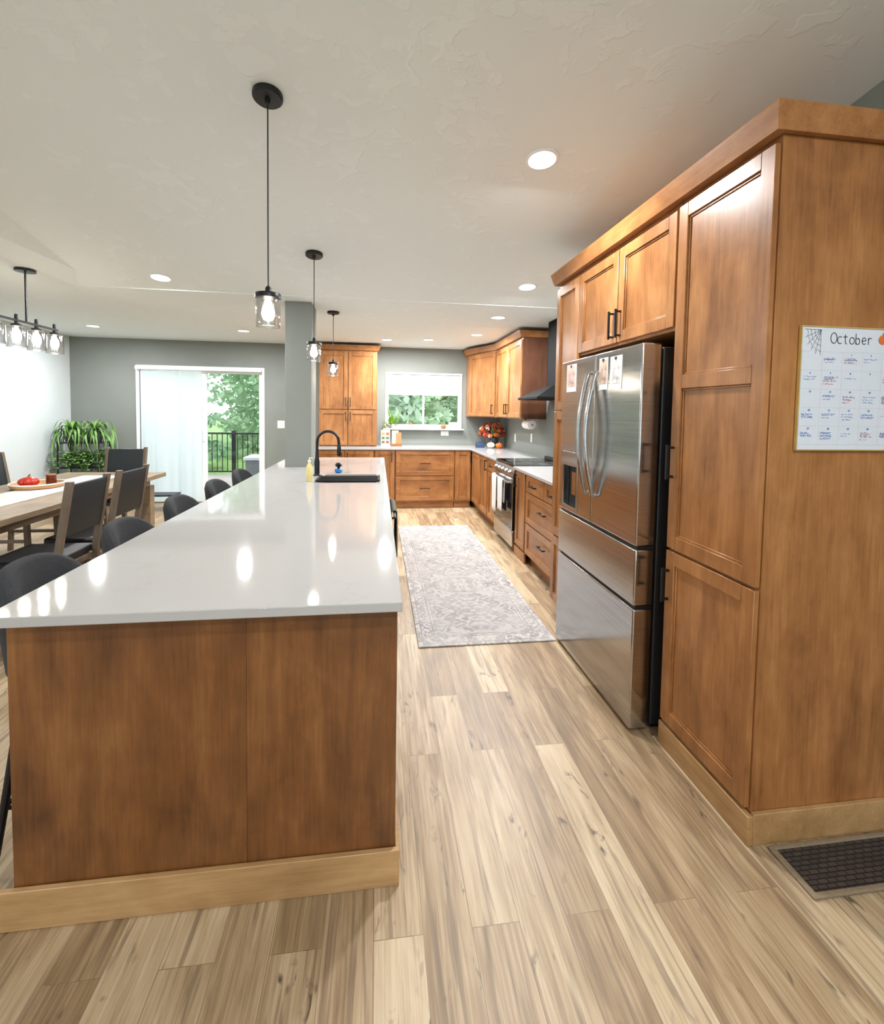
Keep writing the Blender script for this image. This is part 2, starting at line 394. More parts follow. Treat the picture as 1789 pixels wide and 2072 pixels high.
# kitchen window
w = struct(MB().plate('xz', (.11, 1.37), (1.19, 2.10), (YB-.014, YB), [(.14, 1.34, 1.225, 2.07)]).build('window_1', white, bevel=.003))
MB().plate('xz', (.132, 1.348), (1.222, 2.078), (YB+.03, YB+.08), [(.165, .722, 1.255, 2.045), (.753, 1.315, 1.255, 2.045)]).build('window_frame', white, w, world=True, bevel=.003)
MB().box(.165, .722, YB+.05, YB+.054, 1.255, 2.045).box(.753, 1.315, YB+.05, YB+.054, 1.255, 2.045).build('pane', pane_m, w, world=True)
MB().box(.08, 1.40, YB-.10, YB+.02, 1.17, 1.19).build('window_sill', white, w, world=True, bevel=.003)
t = thing('roller_shade', 'white roller shade half lowered over the kitchen window', 'window shade', (.74, YB+.005, 1.72))
MB().tube([(.15, YB+.008, 2.045), (1.33, YB+.008, 2.045)], .018, 12).build('roller', white, t, world=True)
MB().box(.155, 1.325, YB+.012, YB+.014, 1.75, 2.045).build('shade_fabric', sheer_m, t, world=True)
MB().box(.155, 1.325, YB+.006, YB+.020, 1.735, 1.752).build('bottom_bar', white, t, world=True, bevel=.003)
# sliding door
d = struct(MB().plate('xz', (D1[0]-.04, D1[1]+.03), (0, 2.11), (YB-.014, YB), [(D1[0]+.01, D1[1]-.01, -.01, 2.07)]).build('door_1', white, bevel=.003))
MB().plate('xz', (-3.59, -1.81), (.005, 2.07), (YB+.02, YB+.09), [(-3.53, -2.71, .08, 2.01), (-2.65, -1.86, .08, 2.01)]).build('door_frame', white, d, world=True, bevel=.004)
MB().box(-3.53, -2.71, YB+.05, YB+.054, .08, 2.01).box(-2.65, -1.86, YB+.05, YB+.054, .08, 2.01).build('pane', pane_m, d, world=True)
MB().box(-2.69, -2.665, YB+.0, YB+.02, .95, 1.15).build('door_handle', white, d, world=True, bevel=.003)
t = thing('panel_blind', 'white sheer vertical panel blind drawn across left half of sliding door', 'window blind', (-3.15, YB-.06, .03))
MB().box(-3.62, -1.80, YB-.085, YB-.03, 2.04, 2.09).build('headrail', white, t, world=True, bevel=.004)
for i, (a, b) in enumerate([(-3.56, -3.33), (-3.36, -2.98), (-3.01, -2.68)]):
    mb = MB(); n = 14; yy = YB-.045-.012*i
    mb.ribbon([(a+(b-a)*k/n, yy+.006*math.sin(k*1.1), 1.03) for k in range(n+1)], 2.0, nrm=(0, 1, 0))
    mb.build('fabric_panel', sheer_m, t, world=True, recalc=False)

# ------------------------------------------------------------ outdoors
struct(MB().box(-60, 60, 7.9, 90, -.75, -.6).build('lawn', grass_mat()))
deckm = wood('deck_boards', 0, srgb(130, 122, 114), srgb(152, 144, 136), srgb(170, 163, 155), .7)
struct(MB().box(-7, .0, 7.83, 11.4, -.14, -.06).build('deck', deckm, bevel=.005))
t = thing('deck_railing', 'black metal deck railing with thin balusters outside sliding door', 'railing', (-3, 11.2, -.06))
for x in (-6.9, -5.1, -3.25, -1.4, -.1): MB().box(x-.04, x+.04, 11.16, 11.24, -.06, .97).build('post', blk, t, world=True, bevel=.004)
MB().box(-6.86, -.14, 11.17, 11.23, .88, .92).build('top_rail', blk, t, world=True)
MB().box(-6.86, -.14, 11.18, 11.22, .02, .05).build('bottom_rail', blk, t, world=True)
x = -6.8
while x < -.15: MB().box(x-.008, x+.008, 11.192, 11.208, .05, .88).build('baluster', blk, t, world=True); x += .11
t = thing('patio_cabinet', 'grey woven outdoor storage box with pale lid on the deck', 'storage box', (-2.0, 9.3, -.06))
wick = plain('grey_wicker', srgb(120, 124, 130), .8, noise=.3, nscale=60, bmp=.4)
MB().box(-2.42, -1.7, 9.0, 9.55, -.06, .52).build('body', wick, t, world=True, bevel=.02)
MB().box(-2.45, -1.67, 8.97, 9.58, .52, .58).build('lid', plain('pale_lid', srgb(206, 214, 222), .5), t, world=True, bevel=.01)
bark = plain('bark', srgb(92, 80, 68), .9, noise=.3)
def leafmat(name, c):
    m = plain(name, c, .7, noise=.3, nscale=1.3); nt = m.node_tree; b = nt.nodes['Principled BSDF']
    out = [n for n in nt.nodes if n.type == 'OUTPUT_MATERIAL'][0]
    t = N(nt, 'ShaderNodeBsdfTranslucent', Color=(c[0]*1.1, c[1]*1.1, c[2], 1)); mx = N(nt, 'ShaderNodeMixShader', Fac=.45)
    nt.links.new(b.outputs[0], mx.inputs[1]); nt.links.new(t.outputs[0], mx.inputs[2]); nt.links.new(mx.outputs[0], out.inputs[0]); return m
leafs = [leafmat('tree_leaf_mid', srgb(156, 184, 150)), leafmat('tree_leaf_dark', srgb(130, 162, 130)), leafmat('tree_leaf_pale', srgb(190, 208, 186))]
def tree(x, y, h, r, k, label, n=7000, cone=False, low=.12):
    z0 = -.6
    t = thing('tree', label, 'tree', (x, y, z0), 0, 'trees beyond the lawn')
    mb = MB(); mb.tube([(0, 0, 0), (.05, 0, h*.45), (0, .05, h*.92)], [r*.08, r*.055, .02], 8)
    for i in range(7):
        a = i*2.4; zz = h*(.25+.09*i); mb.tube([(0, 0, zz), (math.cos(a)*r*.6, math.sin(a)*r*.6, zz+(.0 if cone else .5))], [.05, .015], 5)
    mb.build('trunk', bark, t)
    mb = MB()
    for i in range(n):
        q = random.random(); zz = h*(low+(1-low)*q)
        rr = r*((1-q)*1.0+.06 if cone else math.sqrt(max(.02, 1-(2*q-.85)**2*.75)))*(.82+.18*math.sin(q*40+x))
        a = random.uniform(0, 2*PI); k2 = rr*math.sqrt(random.random()); p = Vector((k2*math.cos(a), k2*math.sin(a), zz))
        s = random.uniform(.07, .19); e1 = Vector((random.gauss(0, 1), random.gauss(0, 1), random.gauss(0, 1))).normalized()*s
        e2 = e1.cross(Vector((random.gauss(0, 1), random.gauss(0, 1), random.gauss(0, 1)))).normalized()*s*.6
        vs = [mb.bm.verts.new(p+w_) for w_ in (-e1, e2, e1, -e2)]; mb.bm.faces.new(vs)
    mb.build('foliage', leafs[k], t, recalc=False)
tree(-6.9, 16, 7, 2.1, 1, 'dark conical evergreen at left in sliding door view', cone=True, low=.05)
tree(-4.5, 20.5, 8.5, 2.5, 0, 'mid green bushy tree in the middle of the sliding door view', low=.03)
tree(-9.9, 22, 8, 2.9, 2, 'pale green tall tree behind the evergreen outside', low=.03)
tree(-6.6, 29, 11, 3.4, 1, 'dark tall tree farthest back in the sliding door view', low=.03)
tree(.2, 25, 9, 3.0, 1, 'dark green tree between the two window views', low=.03)
tree(.9, 15, 5.6, 1.6, 2, 'pale green bushy tree at left outside the kitchen window', low=.02, n=5000)
tree(4.6, 16, 5.8, 1.7, 0, 'mid green bushy tree at right outside the kitchen window', low=.02, n=5000)
tree(2.7, 19.2, 7, 2.0, 2, 'pale green tree behind and between the two near the kitchen window', low=.02)

# ------------------------------------------------------------ cabinetry helpers
def handle(par, kind, x, z, L=.14, y=-.021):
    mb = MB()
    if kind == 'v':
        mb.box(x-.005, x+.005, y-.034, y-.024, z-L/2, z+L/2)
        for s in (-1, 1): mb.box(x-.005, x+.005, y-.025, y, z+s*(L/2-.012)-.005, z+s*(L/2-.012)+.005)
    else:
        mb.box(x-L/2, x+L/2, y-.034, y-.024, z-.005, z+.005)
        for s in (-1, 1): mb.box(x+s*(L/2-.012)-.005, x+s*(L/2-.012)+.005, y-.025, y, z-.005, z+.005)
    return mb.build('handle', blk, par)
def front(root, kind, x0, x1, z0, z1, hd=None, mid=None, fw=.058, fy=0.0):
    g = .0025; x0 += g; x1 -= g; z0 += g; z1 -= g; y0, y1, yi = fy-.021, fy-.001, fy-.009
    if kind == 'drawer': fw = min(fw, (z1-z0)*.28)
    fx = min(.058, (x1-x0)*.28)
    mb = MB()
    mb.box(x0, x0+fx, y0, y1, z0, z1).box(x1-fx, x1, y0, y1, z0, z1)
    zs = [(z0, z0+fw)]+([(mid-fw/2, mid+fw/2)] if mid else [])+[(z1-fw, z1)]
    for a, b in zs: mb.box(x0+fx, x1-fx, y0, y1, a, b)
    for (a, b), (c, e) in zip(zs, zs[1:]): mb.box(x0+fx, x1-fx, yi, y1, b, c)
    for (a, b), (c, e) in zip(zs, zs[1:]):
        k = .009
        mb.box(x0+fx, x0+fx+k, yi-.005, yi, b, c).box(x1-fx-k, x1-fx, yi-.005, yi, b, c).box(x0+fx+k, x1-fx-k, yi-.005, yi, b, b+k).box(x0+fx+k, x1-fx-k, yi-.005, yi, c-k, c)
    o = mb.build(kind, wh if kind == 'drawer' else wv, root, bevel=.0018, seg=1)
    if hd: handle(o, *hd)
    return o
def cab(name, label, loc, rz, w, d, z0, z1, fronts, group=None, toe=True):
    t = thing(name, label, 'cabinet', (loc[0], loc[1], z0 if not toe else 0), rz, group)
    off = 0 if toe else -z0
    MB().box(.001, w-.001, 0, d, z0+off, z1+off).build('body', wv, t, bevel=.0015, seg=1)
    if toe: MB().box(.003, w-.003, .05, d-.01, 0, z0-.0005).build('toe_kick', wh, t)
    for fr in fronts:
        k, a, b, c, e = fr[:5]; hd = fr[5] if len(fr) > 5 else None; mid = fr[6] if len(fr) > 6 else None
        if hd: hd = (hd[0], hd[1], hd[2]+off)+tuple(hd[3:])
        front(t, k, a, b, c+off, e+off, hd, mid+off if mid else None)
    return t
RZ = -PI/2; PX = 1.29; PD = XR-.005-PX; TE = 3.285
# tall pantry
t = cab('pantry_cabinet', 'tall wooden pantry cabinet with wall calendar on its side panel', (PX, 1.905), RZ, .505, PD, .105, 2.391,
        [('door', .004, .501, .895, 2.368, ('v', .03, 1.275, .15), 1.62), ('door', .004, .501, .118, .888, ('v', .03, .735, .15))])
MB().box(-.0, .52, -.022, 0.0, 0, .104).box(.505, .521, .0, PD, 0, .112).build('base_trim', wlt, t, bevel=.002)
cab('over_fridge_cabinet', 'two-door wooden wall cabinet directly above the refrigerator', (PX, 2.905), RZ, .998, PD, 1.85, 2.391,
    [('door', .004, .497, 1.862, 2.362, ('v', .462, 1.96, .15)), ('door', .501, .994, 1.862, 2.362, ('v', .536, 1.96, .15))], toe=False)
q = TE-2.907
cab('tall_narrow_cabinet', 'tall narrow wooden cabinet on the far side of the refrigerator', (PX, TE), RZ, q, PD, .105, 2.391,
    [('door', .004, q-.004, 1.50, 2.362, ('v', q-.035, 1.62)), ('door', .004, q-.004, .60, 1.494, ('v', q-.035, 1.38)), ('door', .004, q-.004, .118, .594, ('v', q-.035, .50))])
def crown(name, polys, label):
    mb = MB(); mb.loft([[(x, y, z) for x, y in p] for p, z in polys]); return tag(mb.build(name, wy, bevel=.001, seg=1), label, 'crown molding')
def rect(o, x0, x1, y0, y1): return [(x0-o, y0-o), (x1, y0-o), (x1, y1+o*.6), (x0-o, y1+o*.6)]
crown('crown_molding', [(rect(o, 1.27, 2.024, 1.40, TE), z) for o, z in ((.020, 2.392), (.045, 2.470))], 'long wooden crown molding along the tops of pantry and refrigerator cabinets')

# lower right run
BX = 1.44; BD = XR-.005-BX
cab('drawer_cabinet', 'wooden base cabinet with drawers between tall cabinet and pull-out', (BX, 4.36), RZ, 4.36-TE-.005, BD, .10, .89,
    [('drawer', .01, .50, .72, .88, ('h', .255, .795, .12)), ('drawer', .505, .99, .72, .88, ('h', .75, .795, .12)), ('drawer', .01, .99, .42, .715, ('h', .5, .60, .15)), ('drawer', .01, .99, .115, .415, ('h', .5, .30, .15))])
t = cab('pullout_cabinet', 'narrow wooden pull-out cabinet at the near side of the range', (BX, 4.715), RZ, .35, BD, .10, .89,
        [('door', .02, .33, .12, .88, ('v', .06, .78))])
MB().box(.005, .345, -.02, .0, 0, .10).build('base_trim', wh, t, bevel=.002)
cab('base_cabinet', 'wooden base cabinet with one drawer over a door beyond the range', (BX, 5.95), RZ, .445, BD, .10, .89,
    [('drawer', .01, .435, .72, .88, ('h', .22, .795, .12)), ('door', .01, .435, .12, .715, ('v', .39, .63))])
cab('corner_base_cabinet', 'wooden corner base cabinet with two doors meeting the back run', (BX, 7.69), RZ, 1.735, BD, .10, .89,
    [('door', .70, 1.20, .12, .88, ('v', .74, .78)), ('door', 1.205, 1.725, .12, .88, ('v', 1.68, .78))])
# back run
BY = 7.05; BDY = 7.69-BY
cab('base_cabinet', 'wooden base cabinet under the tall hutch behind the island', (-.92, BY), 0, .865, BDY, .10, .89,
    [('door', .01, .43, .12, .88, ('v', .39, .78)), ('door', .435, .855, .12, .88, ('v', .475, .78))])
cab('base_cabinet', 'narrow one-door base cabinet left of the wide drawers', (-.053, BY), 0, .31, BDY, .10, .89, [('door', .01, .30, .12, .88, ('v', .26, .78))])
cab('wide_drawer_cabinet', 'wide wooden base cabinet with two deep drawers under the window', (.26, BY), 0, .90, BDY, .10, .89,
    [('drawer', .01, .89, .50, .88, ('h', .45, .69, .16)), ('drawer', .01, .89, .12, .495, ('h', .45, .31, .16))])
cab('base_cabinet', 'slim one-door base cabinet in the corner right of the wide drawers', (1.163, BY), 0, .255, BDY, .10, .89, [('door', .005, .25, .12, .88)])
# uppers
cab('hutch_cabinet', 'tall four-door wooden hutch cabinet standing on the back counter', (-.90, 7.34), 0, .88, .352, .922, 2.38,
    [('door', .01, .437, 1.485, 2.362, ('v', .405, 1.60)), ('door', .443, .87, 1.485, 2.362, ('v', .475, 1.60)),
     ('door', .01, .437, .935, 1.478, ('v', .405, 1.38)), ('door', .443, .87, .935, 1.478, ('v', .475, 1.38))], toe=False)
crown('crown_molding', [([(-.9-o, 7.32-o), (-.02+o, 7.32-o), (-.02+o, 7.692), (-.9-o, 7.692)], z) for o, z in ((0, 2.381), (.015, 2.386), (.05, 2.45), (.052, 2.462))], 'short wooden crown molding on top of the hutch cabinet')
t = cab('wall_cabinet', 'two-door wooden wall cabinet beside the range hood', (1.72, 6.72), RZ, 1.205, XR-.005-1.72, 1.40, 2.38,
    [('door', .01, .605, 1.412, 2.362, ('v', .56, 1.52)), ('door', .61, 1.205, 1.412, 2.362, ('v', .655, 1.52))], toe=False)
MB().box(1.205, 1.215, -.001, XR-.006-1.72, 0, .98).build('side_panel', wsd, t)
dx, dy = .28, -.665; L = math.hypot(dx, dy)
t = thing('corner_wall_cabinet', 'angled corner wall cabinet with one door right of the window', 'cabinet', (1.44, 7.39, 1.40), math.atan2(dy, dx))
MB().prism([(1.44, 7.39), (1.72, 6.725), (2.024, 6.725), (2.024, 7.692), (1.44, 7.692)], 1.40, 2.38).build('body', wv, t, world=True)
front(t, 'door', .015, L-.03, .012, .962, ('v', L-.075, .12))
P0 = [(1.42, 7.692), (1.42, 7.38), (1.70, 6.715), (1.70, 5.505), (2.024, 5.505), (2.024, 7.692)]
P1 = [(1.37, 7.692), (1.37, 7.368), (1.65, 6.70), (1.65, 5.455), (2.024, 5.455), (2.024, 7.692)]
lerp = lambda k: [(a[0]+(b[0]-a[0])*k, a[1]+(b[1]-a[1])*k) for a, b in zip(P0, P1)]
crown('crown_molding', [(lerp(0), 2.381), (lerp(.3), 2.386), (lerp(.95), 2.45), (lerp(1), 2.462)], 'angled wooden crown molding over the corner and hood-side wall cabinets')

# countertops
tag(MB().plate('xy', (-.93, 2.026), (5.506, 7.694), (.8905, .92), [(-.94, 1.395, 5.4, 7.01)]).build('countertop', quartz_m, bevel=.003), 'white quartz countertop running along the back wall around the corner', 'countertop')
tag(MB().box(1.395, 2.026, TE+.005, 4.715, .8905, .92).build('countertop', quartz_m, bevel=.003), 'short white quartz countertop between tall cabinet and range', 'countertop')
tag(MB().plate('xy', (-1.03, .075), (1.35, 5.60), (.8905, .92), [(-.89, -.635, 4.655, 4.995), (-.45, -.01, 3.66, 4.14)]).build('island_countertop', quartz_m, bevel=.003), 'long glossy white quartz countertop covering the island', 'countertop')

# ------------------------------------------------------------ island
t = thing('kitchen_island', 'long wooden kitchen island with plain end panel facing the viewer', 'kitchen island', (-.475, 3.5, 0))
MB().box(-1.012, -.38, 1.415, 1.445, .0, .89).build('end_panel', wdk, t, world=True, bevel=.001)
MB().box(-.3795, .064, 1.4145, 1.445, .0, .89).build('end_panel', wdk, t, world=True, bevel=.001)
mb = MB().box(-.60, .03, 1.446, 3.62, .10, .89).box(-.60, .03, 3.621, 4.18, .10, .66).box(-.60, .03, 4.181, 5.54, .10, .89).box(-.58, -.02, 1.45, 5.52, 0, .10)
mb.build('body', wv, t, world=True)
MB().box(-1.0, .05, 5.541, 5.57, 0, .89).build('far_panel', wv, t, world=True)
MB().box(-1.10, .077, 1.395, 1.412, 0, .115).box(.065, .077, 1.412, 1.60, 0, .115).build('base_trim', wlt, t, world=True, bevel=.002)
def ifront(kind, y0, y1, z0, z1, hnd=True):
    g = .002; a, b, c, d_ = y0+g, y1-g, z0+g, z1-g; fw = .055; mb = MB()
    if kind == 'drawer': fw = min(fw, (d_-c)*.28)
    mb.box(.0305, .05, a, a+.055, c, d_).box(.0305, .05, b-.055, b, c, d_).box(.0305, .05, a+.055, b-.055, c, c+fw).box(.0305, .05, a+.055, b-.055, d_-fw, d_).box(.0305, .04, a+.055, b-.055, c+fw, d_-fw)
    o = mb.build(kind, wv if kind == 'door' else wy, t, world=True, bevel=.0015, seg=1)
    if not hnd: return
    ym = (a+b)/2; zm = d_-.06 if d_-c > .2 else (c+d_)/2
    m2 = MB().box(.074, .084, ym-.07, ym+.07, zm-.005, zm+.005)
    for s in (-1, 1): m2.box(.0505, .075, ym+s*.058-.005, ym+s*.058+.005, zm-.005, zm+.005)
    m2.build('handle', blk, o, world=True)
for y0, y1 in ((1.62, 2.14), (2.145, 2.66)): ifront('door', y0, y1, .12, .88, False)
for y0, y1 in ((3.33, 3.70), (3.705, 4.14), (4.145, 4.8), (4.805, 5.5)): ifront('door', y0, y1, .12, .88)
dw = thing('dishwasher', 'stainless dishwasher in the aisle side of the island', 'dishwasher', (.05, 3.0, .1))
MB().box(.0305, .055, 2.67, 3.32, .11, .88).build('front_panel', steel, dw, world=True, bevel=.003)
MB().tube([(.058, 2.74, .85), (.104, 2.74, .85), (.104, 3.28, .85), (.058, 3.28, .85)], .008, 10).build('handle', blk, dw, world=True)
def drape(name, label, mat, axis_pt, half_w, drop_f, drop_b, sx=-1, group=None, wav=.006, rad=.014):
    mb = MB(); n = 14; x, y, z = axis_pt; grid = []
    prof = [(sx*rad, -drop_f*(1-k/8)) for k in range(8)]+[(sx*rad*math.cos(a), rad*math.sin(a)) for a in [PI*j/6 for j in range(7)]]+[(-sx*rad, -drop_b*k/6) for k in range(1, 7)]
    for i in range(n+1):
        yy = y-half_w+2*half_w*i/n
        grid.append([mb.bm.verts.new((x+px+(sx*wav*math.sin(i*1.3)*min(1, -pz*6) if pz < 0 else 0), yy+(y-yy)*.12*min(1, max(0, -pz)), z+pz)) for px, pz in prof])
    for a, b in zip(grid, grid[1:]):
        for k in range(len(prof)-1): mb.bm.faces.new((a[k], a[k+1], b[k+1], b[k]))
    o = mb.build(name, mat, recalc=True); s = o.modifiers.new('solid', 'SOLIDIFY'); s.thickness = .004; s.offset = 0
    return tag(o, label, 'towel', group)
drape('dish_towel', 'olive grey cloth hanging on the aisle side of the island', olive, (.104, 3.05, .85), .18, .28, .2, sx=1, wav=.005, rad=.016)

# sink, faucet, things around it
sinkm = plain('sink_black', srgb(14, 14, 15), .7, 0, spec=.2)
t = thing('sink', 'black undermount sink set into the island countertop', 'sink', (-.23, 3.9, .68))
MB().plate('xy', (-.47, .01), (3.64, 4.16), (.70, .8895), [(-.449, -.011, 3.661, 4.139)]).build('basin_wall', sinkm, t, world=True)
MB().box(-.47, .01, 3.64, 4.16, .68, .6995).build('basin_floor', sinkm, t, world=True)
MB().lathe([(.04, .700), (.045, .703), (.03, .704)], (-.23, 3.9, 0)).build('drain', steel, t, world=True)
t = thing('dish_rack', 'black slatted roll-up drying rack laid over the sink', 'dish rack', (-.23, 3.82, .921))
for i in range(9): MB().box(-.47, .012, 3.68+i*.034, 3.692+i*.034, .921, .929).build('slat', sinkm, t, world=True)
MB().box(-.475, -.455, 3.675, 3.97, .9292, .934).build('side_strip', sinkm, t, world=True); MB().box(-.0, .018, 3.675, 3.97, .9292, .934).build('side_strip', sinkm, t, world=True)
t = thing('kitchen_faucet', 'tall matte black gooseneck faucet standing beside the sink', 'faucet', (-.51, 4.06, .92))
MB().lathe([(.03, 0), (.03, .008), (.022, .015), (.022, .12), (.015, .15), (.013, .2)], n=20).build('base', blk, t)
arc = [(0, 0, .19), (0, 0, .285)]+[(.09-.09*math.cos(a), 0, .285+.09*math.sin(a)) for a in [PI*k/14 for k in range(1, 14)]]+[(.18, 0, .275), (.182, 0, .25)]
MB().tube(arc, .012, 12).build('spout', blk, t)
MB().lathe([(.014, .165), (.018, .175), (.016, .25), (.012, .26)], (.182, 0, 0)).build('spray_head', blk, t)
MB().tube([(.0, .02, .10), (0, .05, .105), (0, .09, .15)], [.011, .009, .006], 10).build('lever', blk, t)
t = thing('soap_bottle', 'clear bottle of yellow dish soap beside the faucet', 'soap bottle', (-.525, 3.72, .9205))
MB().lathe([(.020, 0), (.022, .004), (.022, .12), (.010, .14), (.010, .15)]).build('bottle', yellow, t)
MB().lathe([(.012, .15), (.012, .165), (.004, .168), (.004, .185)]).tube([(0, 0, .183), (.026, 0, .181)], .004, 8).build('pump', plain('pump_white', srgb(225, 220, 200), .4), t)
t = thing('dish_brush', 'small round dish brush with black knob and blue base', 'dish brush', (-.345, 4.23, .9205))
MB().lathe([(.02, 0), (.034, .01), (.034, .03), (.02, .036)]).build('bristle_base', blue, t)
MB().lathe([(.012, .036), (.012, .05), (.028, .058), (.03, .075), (.018, .088), (.001, .09)]).build('knob', blk, t)

# ------------------------------------------------------------ refrigerator
FX = 1.265
t = thing('refrigerator', 'stainless french-door refrigerator with two bottom drawers', 'refrigerator', (FX, 2.885, 0), RZ)
FW = .915
MB().box(.005, FW-.005, .005, .72, .03, 1.785).build('body', dgrey, t, bevel=.004)
MB().box(.03, FW-.03, .03, .7, 0, .03).build('base_grille', blk, t)
def bulge_door(name, x0, x1, z0, z1, hole=None):
    mb = MB()
    if hole:
        mb.plate('xz', (x0, x1), (z0, z1), (-.10, -.055), [hole]); mb.box(x0, x1, -.0549, -.004, z0, z1)
    else: mb.box(x0, x1, -.10, -.004, z0, z1)
    return mb.build(name, steel, t, bevel=.007, seg=3)
m = FW/2
dl = bulge_door('door', 0, m-.003, .878, 1.80, (.05, .27, .905, 1.24))
dr = bulge_door('door', m+.003, FW, .878, 1.80)
d1 = bulge_door('drawer', 0, FW, .60, .862); d2 = bulge_door('drawer', 0, FW, .018, .584)
MB().box(.01, FW-.01, -.085, -.003, .8625, .8775).build('grip_channel', blk, d1); MB().box(.01, FW-.01, -.085, -.003, .5845, .5995).build('grip_channel', blk, d2)
for dd, x in ((dl, m-.045), (dr, m+.045)):
    pts = [(x, -.10, 1.70)]+[(x, -.118-.05*math.sin(PI*k/12), 1.70-.66*k/12) for k in range(13)]+[(x, -.10, 1.04)]
    MB().tube(pts, .0125, 12).build('handle', steel, dd)
MB().plate('xz', (.045, .275), (.90, 1.245), (-.104, -.098), [(.062, .258, .915, 1.16)]).build('dispenser_frame', steel, dl, bevel=.002)
MB().box(.052, .268, -.0985, -.0555, 1.162, 1.235).build('control_panel', dgrey, dl)
MB().box(.055, .265, -.0575, -.0552, .91, 1.16).build('dispenser_recess', dgrey, dl); MB().box(.13, .19, -.075, -.058, .98, 1.12).build('dispenser_paddle', steel, dl)
for k, (u0, u1, v0, v1, c, lb) in enumerate([(1147, 1167, 725, 787, srgb(214, 178, 168), 'pinkish photo print stuck high on the far refrigerator door'), (1212, 1231, 722, 790, srgb(196, 170, 150), 'photo print stuck beside the handle on the near refrigerator door'), (1234, 1260, 712, 790, srgb(226, 222, 214), 'white photo card stuck on the near refrigerator door')]):
    a = hit(u0, v1, X=1.1635); b = hit(u1, v0, X=1.1635)
    ya, yb = sorted((a.y, b.y)); z1 = 1.775-.004*k; z0 = z1-.165
    tt = thing('photo_print', lb, 'photo', (1.1635, (ya+yb)/2, z0), 0, 'photos on the refrigerator')
    MB().box(1.1625, 1.1645, ya, yb, z0, z1).build('paper', paper, tt, world=True)
    MB().box(1.1615, 1.1625, ya+.008, yb-.008, z0+.03, z1-.01).build('picture', plain('picture_ink', c, .5, noise=.5, nscale=25), tt, world=True)
    MB().box(1.158, 1.1615, (ya+yb)/2-.008, (ya+yb)/2+.008, z1-.018, z1-.004).build('magnet', blk, tt, world=True)

# ------------------------------------------------------------ range + hood
t = thing('range', 'stainless electric range with black glass cooktop and oven door', 'range', (1.44, 5.50, 0), RZ)
RW = .78
MB().box(.003, RW-.003, .0, .575, .03, .90).build('body', dgrey, t); MB().box(.0, RW, -.025, .58, .9005, .925).build('cooktop', blkg, t, bevel=.004)
MB().hexa([(0, -.05, .80), (RW, -.05, .80), (RW, -.001, .80), (0, -.001, .80), (0, -.027, .90), (RW, -.027, .90), (RW, -.001, .90), (0, -.001, .90)]).build('control_panel', steel, t, bevel=.003)
for k in range(5):
    x = .10+k*.145
    MB().tube([(x, -.036, .85), (x, -.052, .846), (x, -.068, .842)], [.021, .019, .017], 16).build('knob', steel, t)
od = MB().box(.005, RW-.005, -.04, -.001, .24, .79).build('oven_door', blkg, t, bevel=.005)
MB().plate('xz', (.004, RW-.004), (.239, .791), (-.044, -.0405), [(.02, RW-.02, .25, .73)]).build('door_trim', steel, od, bevel=.001)
MB().tube([(.05, -.04, .745), (.05, -.09, .745), (RW-.05, -.09, .745), (RW-.05, -.04, .745)], .011, 10).build('handle', steel, od)
MB().box(.005, RW-.005, -.04, -.001, .06, .232).build('storage_drawer', steel, t, bevel=.005)
MB().box(.1, RW-.1, .54, .58, .9255, .965).build('rear_vent', blk, t, bevel=.004)
ringm = plain('ring_grey', srgb(110, 110, 112), .5)
for bx_, by_, br_ in ((.2, .14, .1), (.57, .14, .08), (.2, .40, .07), (.57, .40, .09)):
    mb = MB(); mb.tube([(bx_+br_*math.cos(a), by_+br_*math.sin(a), .9257) for a in [2*PI*k/28 for k in range(28)]], .0012, 4, closed=True); mb.build('burner_ring', ringm, t)
drape('dish_towel', 'white kitchen towel hanging on oven handle, farther one', cloth, (1.35, 5.28, .745), .10, .40, .28, group='towels on the oven handle')
drape('dish_towel', 'white kitchen towel hanging on oven handle, nearer one', cloth, (1.35, 5.02, .745), .10, .34, .25, group='towels on the oven handle')
t = thing('range_hood', 'black chimney range hood above the range', 'range hood', (1.83, 5.11, 1.62))
mb = MB(); mb.box(1.64, 2.024, 4.73, 5.41, 1.625, 1.648)
mb.loft([[(1.64, 4.73, 1.6485), (2.024, 4.73, 1.6485), (2.024, 5.41, 1.6485), (1.64, 5.41, 1.6485)], [(1.87, 4.9, 1.775), (2.024, 4.9, 1.775), (2.024, 5.15, 1.775), (1.87, 5.15, 1.775)]])
mb.build('canopy', hoodm, t, world=True, bevel=.002); MB().box(1.895, 2.024, 4.905, 5.145, 1.776, CH-.001).build('chimney', hoodm, t, world=True, bevel=.002)
t = thing('paper_towel_holder', 'white paper towel roll on black holder under the wall cabinet', 'paper towel', (1.86, 5.62, 1.33))
MB().tube([(1.86, 5.53, 1.33), (1.86, 5.77, 1.33)], .055, 24).build('paper_roll', paper, t, world=True)
MB().tube([(1.86, 5.515, 1.33), (1.86, 5.79, 1.33)], .008, 8).box(1.85, 1.87, 5.786, 5.80, 1.33, 1.399).build('bracket', blk, t, world=True)

